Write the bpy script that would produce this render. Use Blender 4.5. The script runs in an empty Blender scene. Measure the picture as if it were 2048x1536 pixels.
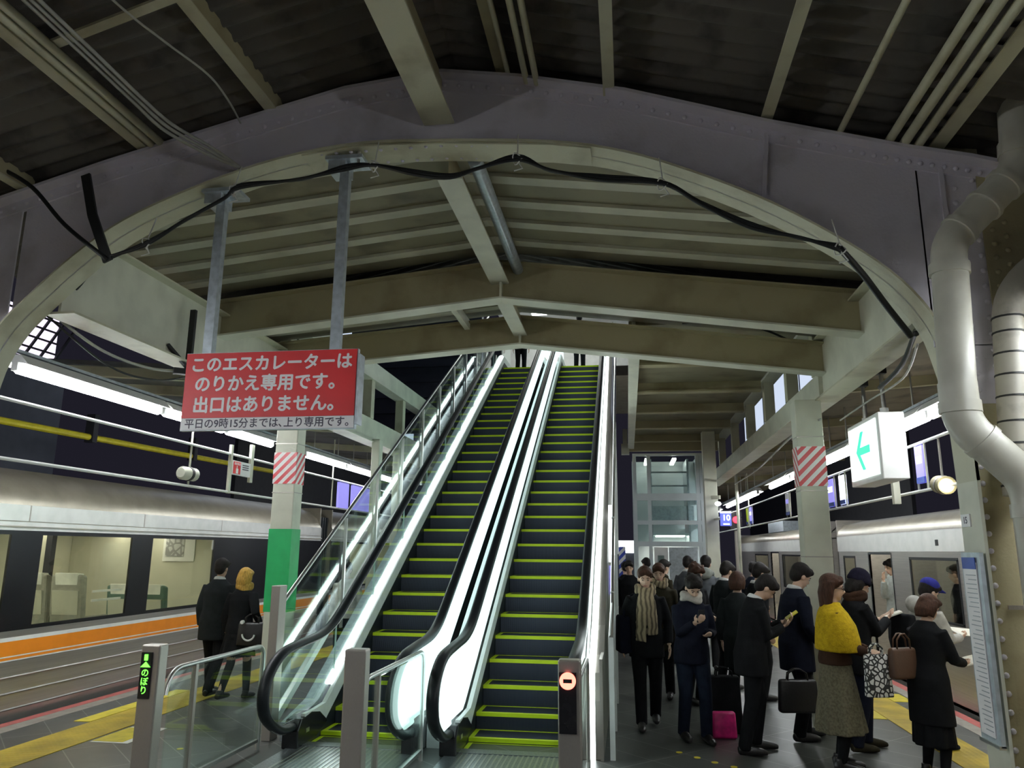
import bpy, bmesh, math, random
from mathutils import Vector, Matrix, Euler
import numpy as np
random.seed(7)
sc = bpy.context.scene
COL = sc.collection
PI = math.pi

# ------------------------------------------------------------------ camera, world, exposure
cam_d = bpy.data.cameras.new('camera'); cam = bpy.data.objects.new('camera', cam_d); COL.objects.link(cam)
cam_d.sensor_fit = 'HORIZONTAL'; cam_d.sensor_width = 36.0; cam_d.lens = 36.0 * 1530.0 / 2048.0
cam_d.clip_start = 0.05; cam_d.clip_end = 300
_y, _p, _r = math.radians(8.5), math.radians(12.28), math.radians(0.45)
_d = Vector((-math.sin(_y) * math.cos(_p), math.cos(_y) * math.cos(_p), math.sin(_p)))
_rt = Vector((math.cos(_y), math.sin(_y), 0)); _u = _rt.cross(_d)
_rr = _rt * math.cos(_r) + _u * math.sin(_r); _uu = _u * math.cos(_r) - _rt * math.sin(_r)
cam.matrix_world = Matrix(((_rr.x, _uu.x, -_d.x, 0), (_rr.y, _uu.y, -_d.y, 0), (_rr.z, _uu.z, -_d.z, 1.95), (0, 0, 0, 1)))
sc.camera = cam

w = bpy.data.worlds.new('night'); sc.world = w; w.use_nodes = True
bg = w.node_tree.nodes['Background']; bg.inputs[0].default_value = (0.16, 0.15, 0.24, 1); bg.inputs[1].default_value = 0.05
sc.view_settings.view_transform = 'Standard'; sc.view_settings.look = 'None'
sc.view_settings.gamma = 1.0; sc.view_settings.use_curve_mapping = False
sc.view_settings.exposure = 0.65
sc.cycles.max_bounces = 8; sc.cycles.transparent_max_bounces = 16; sc.cycles.sample_clamp_indirect = 6.0
sc.cycles.use_denoising = True
TUBE = 30.0      # strength of the fluorescent tubes

# ------------------------------------------------------------------ materials
def nodes(name):
    m = bpy.data.materials.new(name); m.use_nodes = True
    nt = m.node_tree; return m, nt, nt.nodes['Principled BSDF']
def N(nt, t, **kw):
    n = nt.nodes.new(t)
    for k, v in kw.items(): setattr(n, k, v)
    return n
def mat(name, col, rough=0.5, metal=0.0, var=0.12, scale=6.0, bump=0.0, bscale=60.0, dirt=None, spec=0.5, stretch=None):
    m, nt, b = nodes(name); L = nt.links
    tc = N(nt, 'ShaderNodeTexCoord'); src = tc.outputs['Object']
    if stretch:
        mp = N(nt, 'ShaderNodeMapping'); mp.inputs['Scale'].default_value = stretch; L.new(src, mp.inputs[0]); src = mp.outputs[0]
    nz = N(nt, 'ShaderNodeTexNoise'); nz.inputs['Scale'].default_value = scale; nz.inputs['Detail'].default_value = 5
    L.new(src, nz.inputs['Vector'])
    rp = N(nt, 'ShaderNodeValToRGB'); e = rp.color_ramp.elements
    lo = [max(0, c * (1 - var)) for c in col]; hi = [min(1, c * (1 + var)) for c in col]
    if dirt: lo = dirt
    e[0].position = 0.3; e[0].color = (*lo, 1); e[1].position = 0.62 if not dirt else 0.5; e[1].color = (*hi, 1)
    L.new(nz.outputs['Fac'], rp.inputs[0]); L.new(rp.outputs[0], b.inputs['Base Color'])
    b.inputs['Roughness'].default_value = rough; b.inputs['Metallic'].default_value = metal
    b.inputs['Specular IOR Level'].default_value = spec
    if bump:
        n2 = N(nt, 'ShaderNodeTexNoise'); n2.inputs['Scale'].default_value = bscale; L.new(src, n2.inputs['Vector'])
        bp = N(nt, 'ShaderNodeBump'); bp.inputs['Strength'].default_value = bump; bp.inputs['Distance'].default_value = 0.01
        L.new(n2.outputs['Fac'], bp.inputs['Height']); L.new(bp.outputs[0], b.inputs['Normal'])
    return m
def emit(name, col, s):
    m, nt, b = nodes(name); b.inputs['Base Color'].default_value = (*[c * 0.8 for c in col], 1)
    b.inputs['Emission Color'].default_value = (*col, 1); b.inputs['Emission Strength'].default_value = s
    return m
def glass(name, tint, refl=1.0, keep=0.95, ior=1.5):
    m, nt, b = nodes(name); L = nt.links; nt.nodes.remove(b); out = nt.nodes['Material Output']
    tr = N(nt, 'ShaderNodeBsdfTransparent'); tr.inputs[0].default_value = (*[t * keep for t in tint], 1)
    gl = N(nt, 'ShaderNodeBsdfGlossy'); gl.inputs['Roughness'].default_value = 0.02; gl.inputs[0].default_value = (refl, refl, refl, 1)
    lw = N(nt, 'ShaderNodeLayerWeight'); lw.inputs[0].default_value = .5
    pw = N(nt, 'ShaderNodeMath', operation='POWER'); pw.inputs[1].default_value = 4.5; L.new(lw.outputs['Facing'], pw.inputs[0])
    ml = N(nt, 'ShaderNodeMath', operation='MULTIPLY_ADD'); ml.inputs[1].default_value = .85; ml.inputs[2].default_value = .035; L.new(pw.outputs[0], ml.inputs[0]); fr = ml
    mx = N(nt, 'ShaderNodeMixShader'); L.new(fr.outputs[0], mx.inputs[0]); L.new(tr.outputs[0], mx.inputs[1]); L.new(gl.outputs[0], mx.inputs[2])
    L.new(mx.outputs[0], out.inputs[0]); return m
def floor_mat():
    m, nt, b = nodes('platform_asphalt'); L = nt.links
    tc = N(nt, 'ShaderNodeTexCoord'); mp = N(nt, 'ShaderNodeMapping'); mp.inputs['Rotation'].default_value = (0, 0, math.radians(45))
    mp.inputs['Location'].default_value = (0.13, 0.05, 0)
    L.new(tc.outputs['Object'], mp.inputs[0])
    br = N(nt, 'ShaderNodeTexBrick'); br.offset = 0.0; br.inputs['Scale'].default_value = 1.0
    br.inputs['Brick Width'].default_value = 0.9; br.inputs['Row Height'].default_value = 0.45; br.inputs['Mortar Size'].default_value = 0.006
    br.inputs['Color1'].default_value = (0.066, 0.07, 0.066, 1); br.inputs['Color2'].default_value = (0.086, 0.09, 0.082, 1); br.inputs['Mortar'].default_value = (0.24, 0.24, 0.22, 1)
    L.new(mp.outputs[0], br.inputs['Vector'])
    nz = N(nt, 'ShaderNodeTexNoise'); nz.inputs['Scale'].default_value = 1.6; nz.inputs['Detail'].default_value = 8; L.new(tc.outputs['Object'], nz.inputs['Vector'])
    mx = N(nt, 'ShaderNodeMixRGB', blend_type='MULTIPLY'); mx.inputs[0].default_value = 0.55
    L.new(br.outputs['Color'], mx.inputs[1]); L.new(nz.outputs['Fac'], mx.inputs[2]); 
    g = N(nt, 'ShaderNodeGamma'); g.inputs[1].default_value = 0.92; L.new(mx.outputs[0], g.inputs[0]); L.new(g.outputs[0], b.inputs['Base Color'])
    mr = N(nt, 'ShaderNodeMapRange'); mr.inputs[3].default_value = 0.22; mr.inputs[4].default_value = 0.5; L.new(nz.outputs['Fac'], mr.inputs[0]); L.new(mr.outputs[0], b.inputs['Roughness'])
    return m
def tactile_mat():
    m, nt, b = nodes('tactile_yellow'); L = nt.links
    tc = N(nt, 'ShaderNodeTexCoord'); mp = N(nt, 'ShaderNodeMapping'); mp.inputs['Scale'].default_value = (16.6, 16.6, 1); L.new(tc.outputs['Object'], mp.inputs[0])
    vo = N(nt, 'ShaderNodeTexVoronoi'); vo.inputs['Scale'].default_value = 1.0; vo.inputs['Randomness'].default_value = 0.0; L.new(mp.outputs[0], vo.inputs['Vector'])
    bp = N(nt, 'ShaderNodeBump'); bp.invert = True; bp.inputs['Strength'].default_value = 0.6; bp.inputs['Distance'].default_value = 0.01; L.new(vo.outputs['Distance'], bp.inputs['Height']); L.new(bp.outputs[0], b.inputs['Normal'])
    nz = N(nt, 'ShaderNodeTexNoise'); nz.inputs['Scale'].default_value = 3; nz.inputs['Detail'].default_value = 6; L.new(tc.outputs['Object'], nz.inputs['Vector'])
    rp = N(nt, 'ShaderNodeValToRGB'); e = rp.color_ramp.elements; e[0].position = .3; e[0].color = (.42, .30, .03, 1); e[1].position = .65; e[1].color = (.68, .50, .05, 1)
    L.new(nz.outputs['Fac'], rp.inputs[0]); L.new(rp.outputs[0], b.inputs['Base Color']); b.inputs['Roughness'].default_value = .5
    return m
def stripe_mat(name, c1, c2, width, diag=1.0):
    m, nt, b = nodes(name); L = nt.links
    tc = N(nt, 'ShaderNodeTexCoord'); sx = N(nt, 'ShaderNodeSeparateXYZ'); L.new(tc.outputs['Object'], sx.inputs[0])
    a1 = N(nt, 'ShaderNodeMath', operation='ADD'); L.new(sx.outputs[0], a1.inputs[0]); L.new(sx.outputs[1], a1.inputs[1])
    mu = N(nt, 'ShaderNodeMath', operation='MULTIPLY'); mu.inputs[1].default_value = -diag; L.new(a1.outputs[0], mu.inputs[0])
    a2 = N(nt, 'ShaderNodeMath', operation='ADD'); L.new(mu.outputs[0], a2.inputs[0]); L.new(sx.outputs[2], a2.inputs[1])
    dv = N(nt, 'ShaderNodeMath', operation='DIVIDE'); dv.inputs[1].default_value = width; L.new(a2.outputs[0], dv.inputs[0])
    fr = N(nt, 'ShaderNodeMath', operation='FRACT'); L.new(dv.outputs[0], fr.inputs[0])
    gt = N(nt, 'ShaderNodeMath', operation='GREATER_THAN'); gt.inputs[1].default_value = 0.5; L.new(fr.outputs[0], gt.inputs[0])
    mx = N(nt, 'ShaderNodeMixRGB'); mx.inputs[1].default_value = (*c1, 1); mx.inputs[2].default_value = (*c2, 1); L.new(gt.outputs[0], mx.inputs[0])
    L.new(mx.outputs[0], b.inputs['Base Color']); b.inputs['Roughness'].default_value = 0.3
    return m
def riser_mat():
    m, nt, b = nodes('step_metal'); L = nt.links
    tc = N(nt, 'ShaderNodeTexCoord'); wv = N(nt, 'ShaderNodeTexWave'); wv.bands_direction = 'X'; wv.inputs['Scale'].default_value = 35.0; wv.inputs['Distortion'].default_value = 0
    L.new(tc.outputs['Object'], wv.inputs['Vector'])
    rp = N(nt, 'ShaderNodeValToRGB'); e = rp.color_ramp.elements; e[0].color = (.018, .021, .034, 1); e[1].color = (.065, .075, .115, 1)
    L.new(wv.outputs['Fac'], rp.inputs[0]); L.new(rp.outputs[0], b.inputs['Base Color'])
    b.inputs['Metallic'].default_value = .35; b.inputs['Roughness'].default_value = .42
    bp = N(nt, 'ShaderNodeBump'); bp.inputs['Strength'].default_value = .4; bp.inputs['Distance'].default_value = .006; L.new(wv.outputs['Fac'], bp.inputs['Height']); L.new(bp.outputs[0], b.inputs['Normal'])
    return m
def plaid_mat():
    m, nt, b = nodes('scarf_wool'); L = nt.links
    tc = N(nt, 'ShaderNodeTexCoord'); wv = N(nt, 'ShaderNodeTexWave'); wv.bands_direction = 'X'; wv.inputs['Scale'].default_value = 6; wv.inputs['Distortion'].default_value = 5
    L.new(tc.outputs['Object'], wv.inputs['Vector'])
    rp = N(nt, 'ShaderNodeValToRGB'); e = rp.color_ramp.elements; e[0].position = .25; e[0].color = (.12, .095, .06, 1); e[1].position = .6; e[1].color = (.36, .29, .18, 1)
    L.new(wv.outputs['Fac'], rp.inputs[0]); L.new(rp.outputs[0], b.inputs['Base Color']); b.inputs['Roughness'].default_value = .95
    return m
def blotch_mat(name, c1, c2, scale):
    m, nt, b = nodes(name); L = nt.links
    tc = N(nt, 'ShaderNodeTexCoord'); vo = N(nt, 'ShaderNodeTexVoronoi'); vo.feature = 'DISTANCE_TO_EDGE'; vo.inputs['Scale'].default_value = scale
    L.new(tc.outputs['Object'], vo.inputs['Vector'])
    rp = N(nt, 'ShaderNodeValToRGB'); rp.color_ramp.interpolation = 'CONSTANT'; e = rp.color_ramp.elements
    e[0].position = 0; e[0].color = (*c1, 1); e[1].position = .13; e[1].color = (*c2, 1)
    L.new(vo.outputs['Distance'], rp.inputs[0]); L.new(rp.outputs[0], b.inputs['Base Color']); b.inputs['Roughness'].default_value = .8
    return m

M = {}
M['cream'] = mat('cream_paint', (.50, .49, .36), .5, dirt=(.37, .34, .23), scale=2.2, bump=.15)
M['creamw'] = mat('pale_paint', (.60, .60, .49), .45, scale=3, var=.1)
M['web'] = mat('mauve_light_web', (.60, .57, .64), .5, dirt=(.46, .43, .47), scale=1.8, bump=.2)  # pale cream steel; the mauve of mixed lighting is put into this colour
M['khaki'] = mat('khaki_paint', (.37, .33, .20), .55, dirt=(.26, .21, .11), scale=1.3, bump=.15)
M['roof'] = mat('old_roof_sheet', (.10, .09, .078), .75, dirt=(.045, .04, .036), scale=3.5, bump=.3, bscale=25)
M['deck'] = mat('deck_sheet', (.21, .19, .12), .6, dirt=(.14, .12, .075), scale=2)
M['rib'] = mat('deck_rib', (.46, .45, .35), .55, scale=3)
M['eave'] = mat('eave_sheet', (.13, .135, .15), .65, dirt=(.08, .08, .085), scale=2.5); M['eaver'] = mat('eave_sheet_stained', (.19, .16, .11), .65, dirt=(.09, .07, .05), scale=2.5)
M['galv'] = mat('galvanised_steel', (.45, .50, .54), .38, metal=.55, scale=18, var=.15)
M['steel'] = mat('stainless_steel', (.60, .60, .58), .28, metal=.9, scale=30, var=.05, stretch=(1, 1, 30))
M['post'] = mat('brushed_post', (.42, .39, .35), .38, metal=.7, scale=40, var=.08, stretch=(30, 30, 1))
M['train'] = mat('train_stainless', (.56, .53, .49), .3, metal=.8, scale=8, var=.08, stretch=(1, .1, 6))
M['trainup'] = mat('train_upper_band', (.78, .78, .74), .25, metal=.35, scale=5, var=.06)
M['trainroof'] = mat('train_roof', (.24, .215, .165), .36, metal=.5, scale=3, var=.15)
M['orange'] = mat('orange_stripe', (.86, .27, .02), .35, var=.04)
M['white'] = mat('white_paint', (.85, .85, .83), .4, var=.04)
M['black'] = mat('black_gloss', (.012, .012, .014), .25, var=.1)
M['rubber'] = mat('black_rubber', (.012, .015, .018), .4, var=.2, spec=.25)
M['dark'] = mat('dark_void', (.02, .02, .024), .8)
M['floor'] = floor_mat(); M['tact'] = tactile_mat()
M['tactlight'] = mat('tactile_bright', (.75, .62, .05), .5, scale=8)
M['red_edge'] = mat('red_edge_paint', (.42, .10, .09), .6, scale=6, dirt=(.28, .10, .08))
M['kerb'] = mat('kerb_concrete', (.30, .28, .24), .7, scale=5, bump=.3)
M['ballast'] = mat('ballast', (.05, .045, .04), .9, bump=.8, bscale=20)
M['plate'] = mat('landing_plate', (.34, .36, .38), .3, metal=.75, scale=60, var=.25)
M['step'] = riser_mat()
M['yellow'] = mat('safety_yellow', (.72, .90, .02), .45, var=.05)
M['green'] = mat('green_band', (.02, .40, .12), .4, var=.08)
M['stripe'] = stripe_mat('red_white_stripes', (.62, .05, .06), (.85, .82, .80), .125)
M['bluestripe'] = stripe_mat('blue_white_stripes', (.05, .08, .45), (.80, .80, .80), .19)
M['signred'] = mat('sign_red', (.74, .02, .025), .4, var=.05)
M['signwhite'] = mat('sign_white', (.92, .90, .91), .35, var=.03)
M['inkgrey'] = mat('ink_grey', (.36, .38, .42), .5)
M['ink'] = mat('ink_dark', (.06, .05, .08), .5)
M['blueink'] = mat('ink_blue', (.05, .10, .42), .5)
M['glass'] = glass('clear_glass', (.93, 1, .97), 1.0, .98)
M['edge'] = mat('glass_edge', (.45, .62, .58), .15, var=.05)
M['trainglass'] = glass('train_glass', (.90, .91, .84), .8, .97)
M['lift_glass'] = glass('lift_glass', (.90, .97, .96), 1.0, .94)
M['tube'] = emit('fluorescent_tube', (.93, .98, 1.0), TUBE)
M['strip'] = emit('balustrade_light', (.90, 1.0, .99), 6.0)
M['panel'] = emit('lit_balustrade_panel', (.80, .98, .97), .66)
M['deckw'] = mat('white_deck', (.78, .82, .80), .3, metal=.15, var=.05)
M['ledgreen'] = emit('led_green', (.12, 1.0, .05), 2.2)
M['ledred'] = emit('led_red', (1.0, .13, .09), 3.5)
M['signal'] = emit('signal_red', (1.0, .012, .03), 4)
M['warm'] = emit('warm_lens', (1.0, .93, .68), 9)
M['inlamp'] = emit('carriage_lamp', (1.0, .97, .84), 5.0)
M['boxface'] = emit('lit_sign_face', (.86, 1.0, .95), .75)
M['arrowgreen'] = emit('lit_arrow', (.05, .75, .45), .75)
M['banner'] = emit('lit_banner_purple', (.30, .27, .80), .55)
M['bannerw'] = emit('lit_banner_white', (.85, .88, 1.0), 1.3)
M['bluebox'] = emit('lit_number_box', (.10, .13, .62), .8)
M['whitelit'] = emit('lit_white', (.9, .95, 1.0), 1.3)
M['concourse'] = emit('concourse_lamp', (.95, 1.0, .93), 5)
M['interior'] = mat('carriage_lining', (.62, .60, .49), .5, scale=3, var=.06)
M['seat'] = mat('seat_cloth', (.33, .32, .27), .85, scale=20, var=.1, bump=.2)
M['seatg'] = mat('seat_cloth_green', (.10, .17, .13), .85, scale=20, bump=.2)
M['headcover'] = mat('headrest_cover', (.85, .85, .78), .8)
M['paper'] = mat('paper', (.82, .79, .70), .8)
M['pipe'] = mat('drain_pipe_paint', (.50, .49, .42), .32, scale=4, var=.1)
M['pipe2'] = mat('drain_pipe_old', (.42, .40, .34), .42, scale=5, dirt=(.27, .24, .20))
M['cable'] = mat('black_cable', (.012, .013, .013), .5)
M['cablew'] = mat('grey_cable', (.38, .38, .34), .6)
M['tie'] = mat('clear_tie', (.62, .62, .58), .4)
M['yrail'] = mat('yellow_pipe', (.55, .47, .02), .5)
M['lattice'] = emit('lit_lattice_pane', (.90, .80, 1.0), .8)
M['glazing'] = emit('lit_glazing', (.72, .82, 1.0), .55)
M['facade'] = mat('concourse_cladding', (.66, .73, .76), .4, scale=2, var=.06)
M['louvre'] = mat('dark_louvre', (.06, .065, .09), .5, scale=3)

# ------------------------------------------------------------------ mesh helper
class MB:
    def __init__(s): s.v = []; s.f = []; s.mi = []; s.m = 0
    def add(s, vs, fs):
        o = len(s.v); s.v += [tuple(p) for p in vs]; s.f += [tuple(i + o for i in f) for f in fs]; s.mi += [s.m] * len(fs)
        return s
    def box(s, x0, x1, y0, y1, z0, z1):
        return s.add([(x0, y0, z0), (x1, y0, z0), (x1, y1, z0), (x0, y1, z0), (x0, y0, z1), (x1, y0, z1), (x1, y1, z1), (x0, y1, z1)],
                     [(3, 2, 1, 0), (4, 5, 6, 7), (0, 1, 5, 4), (1, 2, 6, 5), (2, 3, 7, 6), (3, 0, 4, 7)])
    def bar(s, a, b, wx, wz, up=(0, 0, 1)):
        a, b = Vector(a), Vector(b); d = (b - a).normalized(); up = Vector(up)
        if abs(d.dot(up)) > .98: up = Vector((0, 1, 0))
        r = d.cross(up).normalized(); u = r.cross(d)
        vs = [p + r * (i * wx / 2) + u * (j * wz / 2) for p in (a, b) for i, j in ((-1, -1), (1, -1), (1, 1), (-1, 1))]
        return s.add(vs, [(0, 1, 2, 3), (7, 6, 5, 4), (0, 4, 5, 1), (1, 5, 6, 2), (2, 6, 7, 3), (3, 7, 4, 0)])
    def prism(s, pts, ax, lo, hi):      # polygon extruded along an axis ('x': pts are (y,z); 'y': (x,z); 'z': (x,y))
        n = len(pts)
        mk = {'x': lambda p, t: (t, p[0], p[1]), 'y': lambda p, t: (p[0], t, p[1]), 'z': lambda p, t: (p[0], p[1], t)}[ax]
        vs = [mk(p, lo) for p in pts] + [mk(p, hi) for p in pts]
        return s.add(vs, [tuple(range(n))[::-1], tuple(range(n, 2 * n))] + [(i, (i + 1) % n, n + (i + 1) % n, n + i) for i in range(n)])
    def ribbon(s, lo, hi, th_lo, th_hi, ax):   # strip between two polylines, thick along an axis
        n = len(lo); mk = {'x': lambda p, t: (t, p[0], p[1]), 'y': lambda p, t: (p[0], t, p[1])}[ax]
        vs = []
        for a, b in zip(lo, hi): vs += [mk(a, th_lo), mk(b, th_lo), mk(b, th_hi), mk(a, th_hi)]
        fs = []
        for i in range(n - 1):
            o = 4 * i
            for k in range(4): fs.append((o + k, o + (k + 1) % 4, o + 4 + (k + 1) % 4, o + 4 + k))
        fs += [(3, 2, 1, 0), tuple(4 * (n - 1) + k for k in range(4))]
        return s.add(vs, fs)
    def tube(s, pts, r, n=10, caps=True):
        pts = [Vector(p) for p in pts]; rs = r if isinstance(r, list) else [r] * len(pts)
        keep = [0] + [i for i in range(1, len(pts)) if (pts[i] - pts[i - 1]).length > 1e-5]; pts = [pts[i] for i in keep]; rs = [rs[i] for i in keep]
        t0 = (pts[1] - pts[0]).normalized(); up = Vector((0, 0, 1)) if abs(t0.z) < .9 else Vector((0, 1, 0))
        nrm = t0.cross(up).normalized(); vs = []
        for i, p in enumerate(pts):
            t = (pts[min(i + 1, len(pts) - 1)] - pts[max(i - 1, 0)]).normalized()
            nrm = (nrm - t * nrm.dot(t)).normalized(); bn = t.cross(nrm)
            rr = rs[i]; ra, rb = rr if isinstance(rr, tuple) else (rr, rr)
            vs += [p + nrm * (math.cos(2 * PI * k / n) * ra) + bn * (math.sin(2 * PI * k / n) * rb) for k in range(n)]
        fs = []
        for i in range(len(pts) - 1):
            for k in range(n): fs.append((i * n + k, i * n + (k + 1) % n, (i + 1) * n + (k + 1) % n, (i + 1) * n + k))
        if caps: fs += [tuple(range(n))[::-1], tuple(range((len(pts) - 1) * n, len(pts) * n))]
        return s.add(vs, fs)
    def cyl(s, a, b, r, n=16): return s.tube([a, b], r, n)
    def ell(s, c, r, nu=14, nv=10, rot=None):
        vs = [(0, 0, -1)]; fs = []
        for j in range(1, nv):
            ph = -PI / 2 + PI * j / nv
            for k in range(nu): vs.append((math.cos(ph) * math.cos(2 * PI * k / nu), math.cos(ph) * math.sin(2 * PI * k / nu), math.sin(ph)))
        vs.append((0, 0, 1)); top = len(vs) - 1
        for k in range(nu):
            fs.append((0, 1 + (k + 1) % nu, 1 + k)); o = 1 + (nv - 2) * nu; fs.append((top, o + k, o + (k + 1) % nu))
        for j in range(nv - 2):
            for k in range(nu):
                a = 1 + j * nu; fs.append((a + k, a + (k + 1) % nu, a + nu + (k + 1) % nu, a + nu + k))
        out = []
        for p in vs:
            q = Vector((p[0] * r[0], p[1] * r[1], p[2] * r[2]))
            if rot is not None: q = rot @ q
            out.append(q + Vector(c))
        return s.add(out, fs)
    def loft(s, secs, n=20):            # secs: (cx, cy, cz, rx, ry) horizontal ellipses
        vs = []; fs = []
        for (cx, cy, cz, rx, ry) in secs:
            vs += [(cx + rx * math.cos(2 * PI * k / n), cy + ry * math.sin(2 * PI * k / n), cz) for k in range(n)]
        for i in range(len(secs) - 1):
            for k in range(n): fs.append((i * n + k, i * n + (k + 1) % n, (i + 1) * n + (k + 1) % n, (i + 1) * n + k))
        fs += [tuple(range(n))[::-1], tuple(range((len(secs) - 1) * n, len(secs) * n))]
        return s.add(vs, fs)
    def mesh(s, name, off=(0, 0, 0)):
        me = bpy.data.meshes.new(name); ox, oy, oz = off
        me.from_pydata([(p[0] - ox, p[1] - oy, p[2] - oz) for p in s.v], [], s.f)
        me.polygons.foreach_set('material_index', s.mi); me.validate(); me.update()
        return me
    def build(s, name, m, parent=None, smooth=False, bev=0.0):
        off = Vector((0, 0, 0)); q = parent
        while q is not None: off += q.location; q = q.parent
        me = s.mesh(name, off)
        bm = bmesh.new(); bm.from_mesh(me); bmesh.ops.recalc_face_normals(bm, faces=bm.faces)
        if bev: bmesh.ops.bevel(bm, geom=[e for e in bm.edges if len(e.link_faces) == 2 and e.calc_face_angle(0) > .6], offset=bev, segments=2, affect='EDGES', profile=.5)
        bm.to_mesh(me); bm.free()
        for x in (m if isinstance(m, list) else [m]): me.materials.append(x)
        if smooth: shade(me, smooth)
        o = bpy.data.objects.new(name, me); COL.objects.link(o)
        if parent is not None: o.parent = parent
        return o
def shade(me, ang=True):
    me.polygons.foreach_set('use_smooth', [True] * len(me.polygons))
    if ang is not True: me.set_sharp_from_angle(angle=ang)
def tag(o, label, cat, group=None, kind=None):
    o['label'] = label; o['category'] = cat
    if group: o['group'] = group
    if kind: o['kind'] = kind
    return o
def thing(name, label, cat, loc=(0, 0, 0), group=None, kind=None):
    o = bpy.data.objects.new(name, None); COL.objects.link(o); o.location = loc; o.empty_display_size = .1
    return tag(o, label, cat, group, kind)
def struct(o, label, cat): return tag(o, label, cat, None, 'structure')
def smooth_path(pts, sub=6):
    pts = [Vector(p) for p in pts]; out = []
    for i in range(len(pts) - 1):
        p0, p1, p2, p3 = pts[max(i - 1, 0)], pts[i], pts[i + 1], pts[min(i + 2, len(pts) - 1)]
        for k in range(sub):
            t = k / sub
            out.append(.5 * ((2 * p1) + (p2 - p0) * t + (2 * p0 - 5 * p1 + 4 * p2 - p3) * t * t + (3 * p1 - p0 - 3 * p2 + p3) * t ** 3))
    out.append(pts[-1]); return out
def glyphs(body, size, align, bold):
    """outline of a text filled by winding number (strokes of one character may overlap); returns verts, tris"""
    from mathutils.geometry import delaunay_2d_cdt, interpolate_bezier
    cu = bpy.data.curves.new('t', 'FONT'); cu.body = body; cu.size = size; cu.align_x = align; cu.align_y = 'CENTER'
    ob = bpy.data.objects.new('t', cu); COL.objects.link(ob)
    dg = bpy.context.evaluated_depsgraph_get(); dg.update(); cc = ob.to_curve(dg); cons = []
    for sp in cc.splines:
        if sp.type == 'BEZIER':
            bp = sp.bezier_points; pts = []
            for i in range(len(bp)):
                q = bp[(i + 1) % len(bp)]; straight = (bp[i].handle_right - bp[i].co).length < 1e-6 and (q.handle_left - q.co).length < 1e-6
                pts += [v.to_2d() for v in interpolate_bezier(bp[i].co, bp[i].handle_right, q.handle_left, q.co, 2 if straight else 5)[:-1]]
        else: pts = [Vector(p.co[:2]) for p in sp.points]
        if len(pts) > 2: cons.append(pts)
    ob.to_curve_clear(); bpy.data.objects.remove(ob); bpy.data.curves.remove(cu)
    offs = [(0, 0)] if not bold else [(bold, 0), (-bold, 0), (0, bold), (0, -bold)]
    V = []; E = []; A = []; B = []
    for c in cons:
        for ox, oy in offs:
            o = len(V); n = len(c); q = [Vector((p.x + ox, p.y + oy)) for p in c]; V += q; E += [(o + i, o + (i + 1) % n) for i in range(n)]
            A += [tuple(p) for p in q]; B += [tuple(q[(i + 1) % n]) for i in range(n)]
    vo, _, fo, *_r = delaunay_2d_cdt(V, E, [], 0, 1e-6)
    A = np.array(A); B = np.array(B); P = np.array([tuple(v) for v in vo]); F = np.array(fo); cen = P[F].mean(1); wind = np.zeros(len(F))
    for k in range(0, len(F), 400):
        c = cen[k:k + 400, None, :]; up = (A[None, :, 1] <= c[..., 1]) & (B[None, :, 1] > c[..., 1]); dn = (A[None, :, 1] > c[..., 1]) & (B[None, :, 1] <= c[..., 1])
        cr = (B[None, :, 0] - A[None, :, 0]) * (c[..., 1] - A[None, :, 1]) - (c[..., 0] - A[None, :, 0]) * (B[None, :, 1] - A[None, :, 1])
        wind[k:k + 400] = (up & (cr > 0)).sum(1) - (dn & (cr < 0)).sum(1)
    return [(p[0], p[1], 0) for p in P], [tuple(int(i) for i in f) for f in F[wind != 0]]
def text_mesh(name, body, size, m, loc, rot, parent=None, bold=0.0, ext=.002, align='CENTER'):
    vs, fs = glyphs(body, size, align, bold)
    me = bpy.data.meshes.new(name); me.from_pydata(vs, [], fs); me.update()
    me.transform(Matrix.LocRotScale(Vector(loc), Euler(rot), None))
    off = Vector((0, 0, 0)); q = parent
    while q is not None: off += q.location; q = q.parent
    me.transform(Matrix.Translation(-off)); me.materials.append(m)
    bm = bmesh.new(); bm.from_mesh(me); bmesh.ops.delete(bm, geom=[v for v in bm.verts if not v.link_faces], context='VERTS')
    r = bmesh.ops.extrude_face_region(bm, geom=bm.faces[:]); n = Euler(rot).to_matrix() @ Vector((0, 0, ext))
    bmesh.ops.translate(bm, verts=[g for g in r['geom'] if isinstance(g, bmesh.types.BMVert)], vec=n); bmesh.ops.recalc_face_normals(bm, faces=bm.faces); bm.to_mesh(me); bm.free()
    o = bpy.data.objects.new(name, me); COL.objects.link(o)
    if parent is not None: o.parent = parent
    return o
FACE = (PI / 2, 0, 0)     # text facing the camera side (-Y)
# ================================================================== SETTING: platform, tracks, roofs
b = MB(); b.box(-7.0, 4.08, -8, 45, -.35, 0)
struct(b.build('floor', M['floor']), 'dark asphalt platform floor with faint diagonal joints', 'floor')
for nm, x0, x1, lab in (('trim_1', -7.0, -6.86, 'faded red line along the platform edge beside the orange-striped train'),
                        ('trim_2', 3.95, 4.08, 'faded red line along the platform edge beside the silver commuter train')):
    b = MB(); b.box(x0, x1, -3, 45, 0, .004); struct(b.build(nm, M['red_edge']), lab, 'edge line')
for nm, x0, x1, lab in (('trim_3', -6.86, -6.66, 'pale concrete kerb strip inside the red line by the orange-striped train'),
                        ('trim_4', 3.78, 3.95, 'pale concrete kerb strip inside the red line by the silver train')):
    b = MB(); b.box(x0, x1, -3, 45, 0, .003); struct(b.build(nm, M['kerb']), lab, 'kerb')
b = MB(); b.box(-12.5, -7.0, -3, 45, -1.3, -1.1); struct(b.build('ground', M['ballast']), 'dark track bed beyond the left platform edge', 'track bed')
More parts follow.
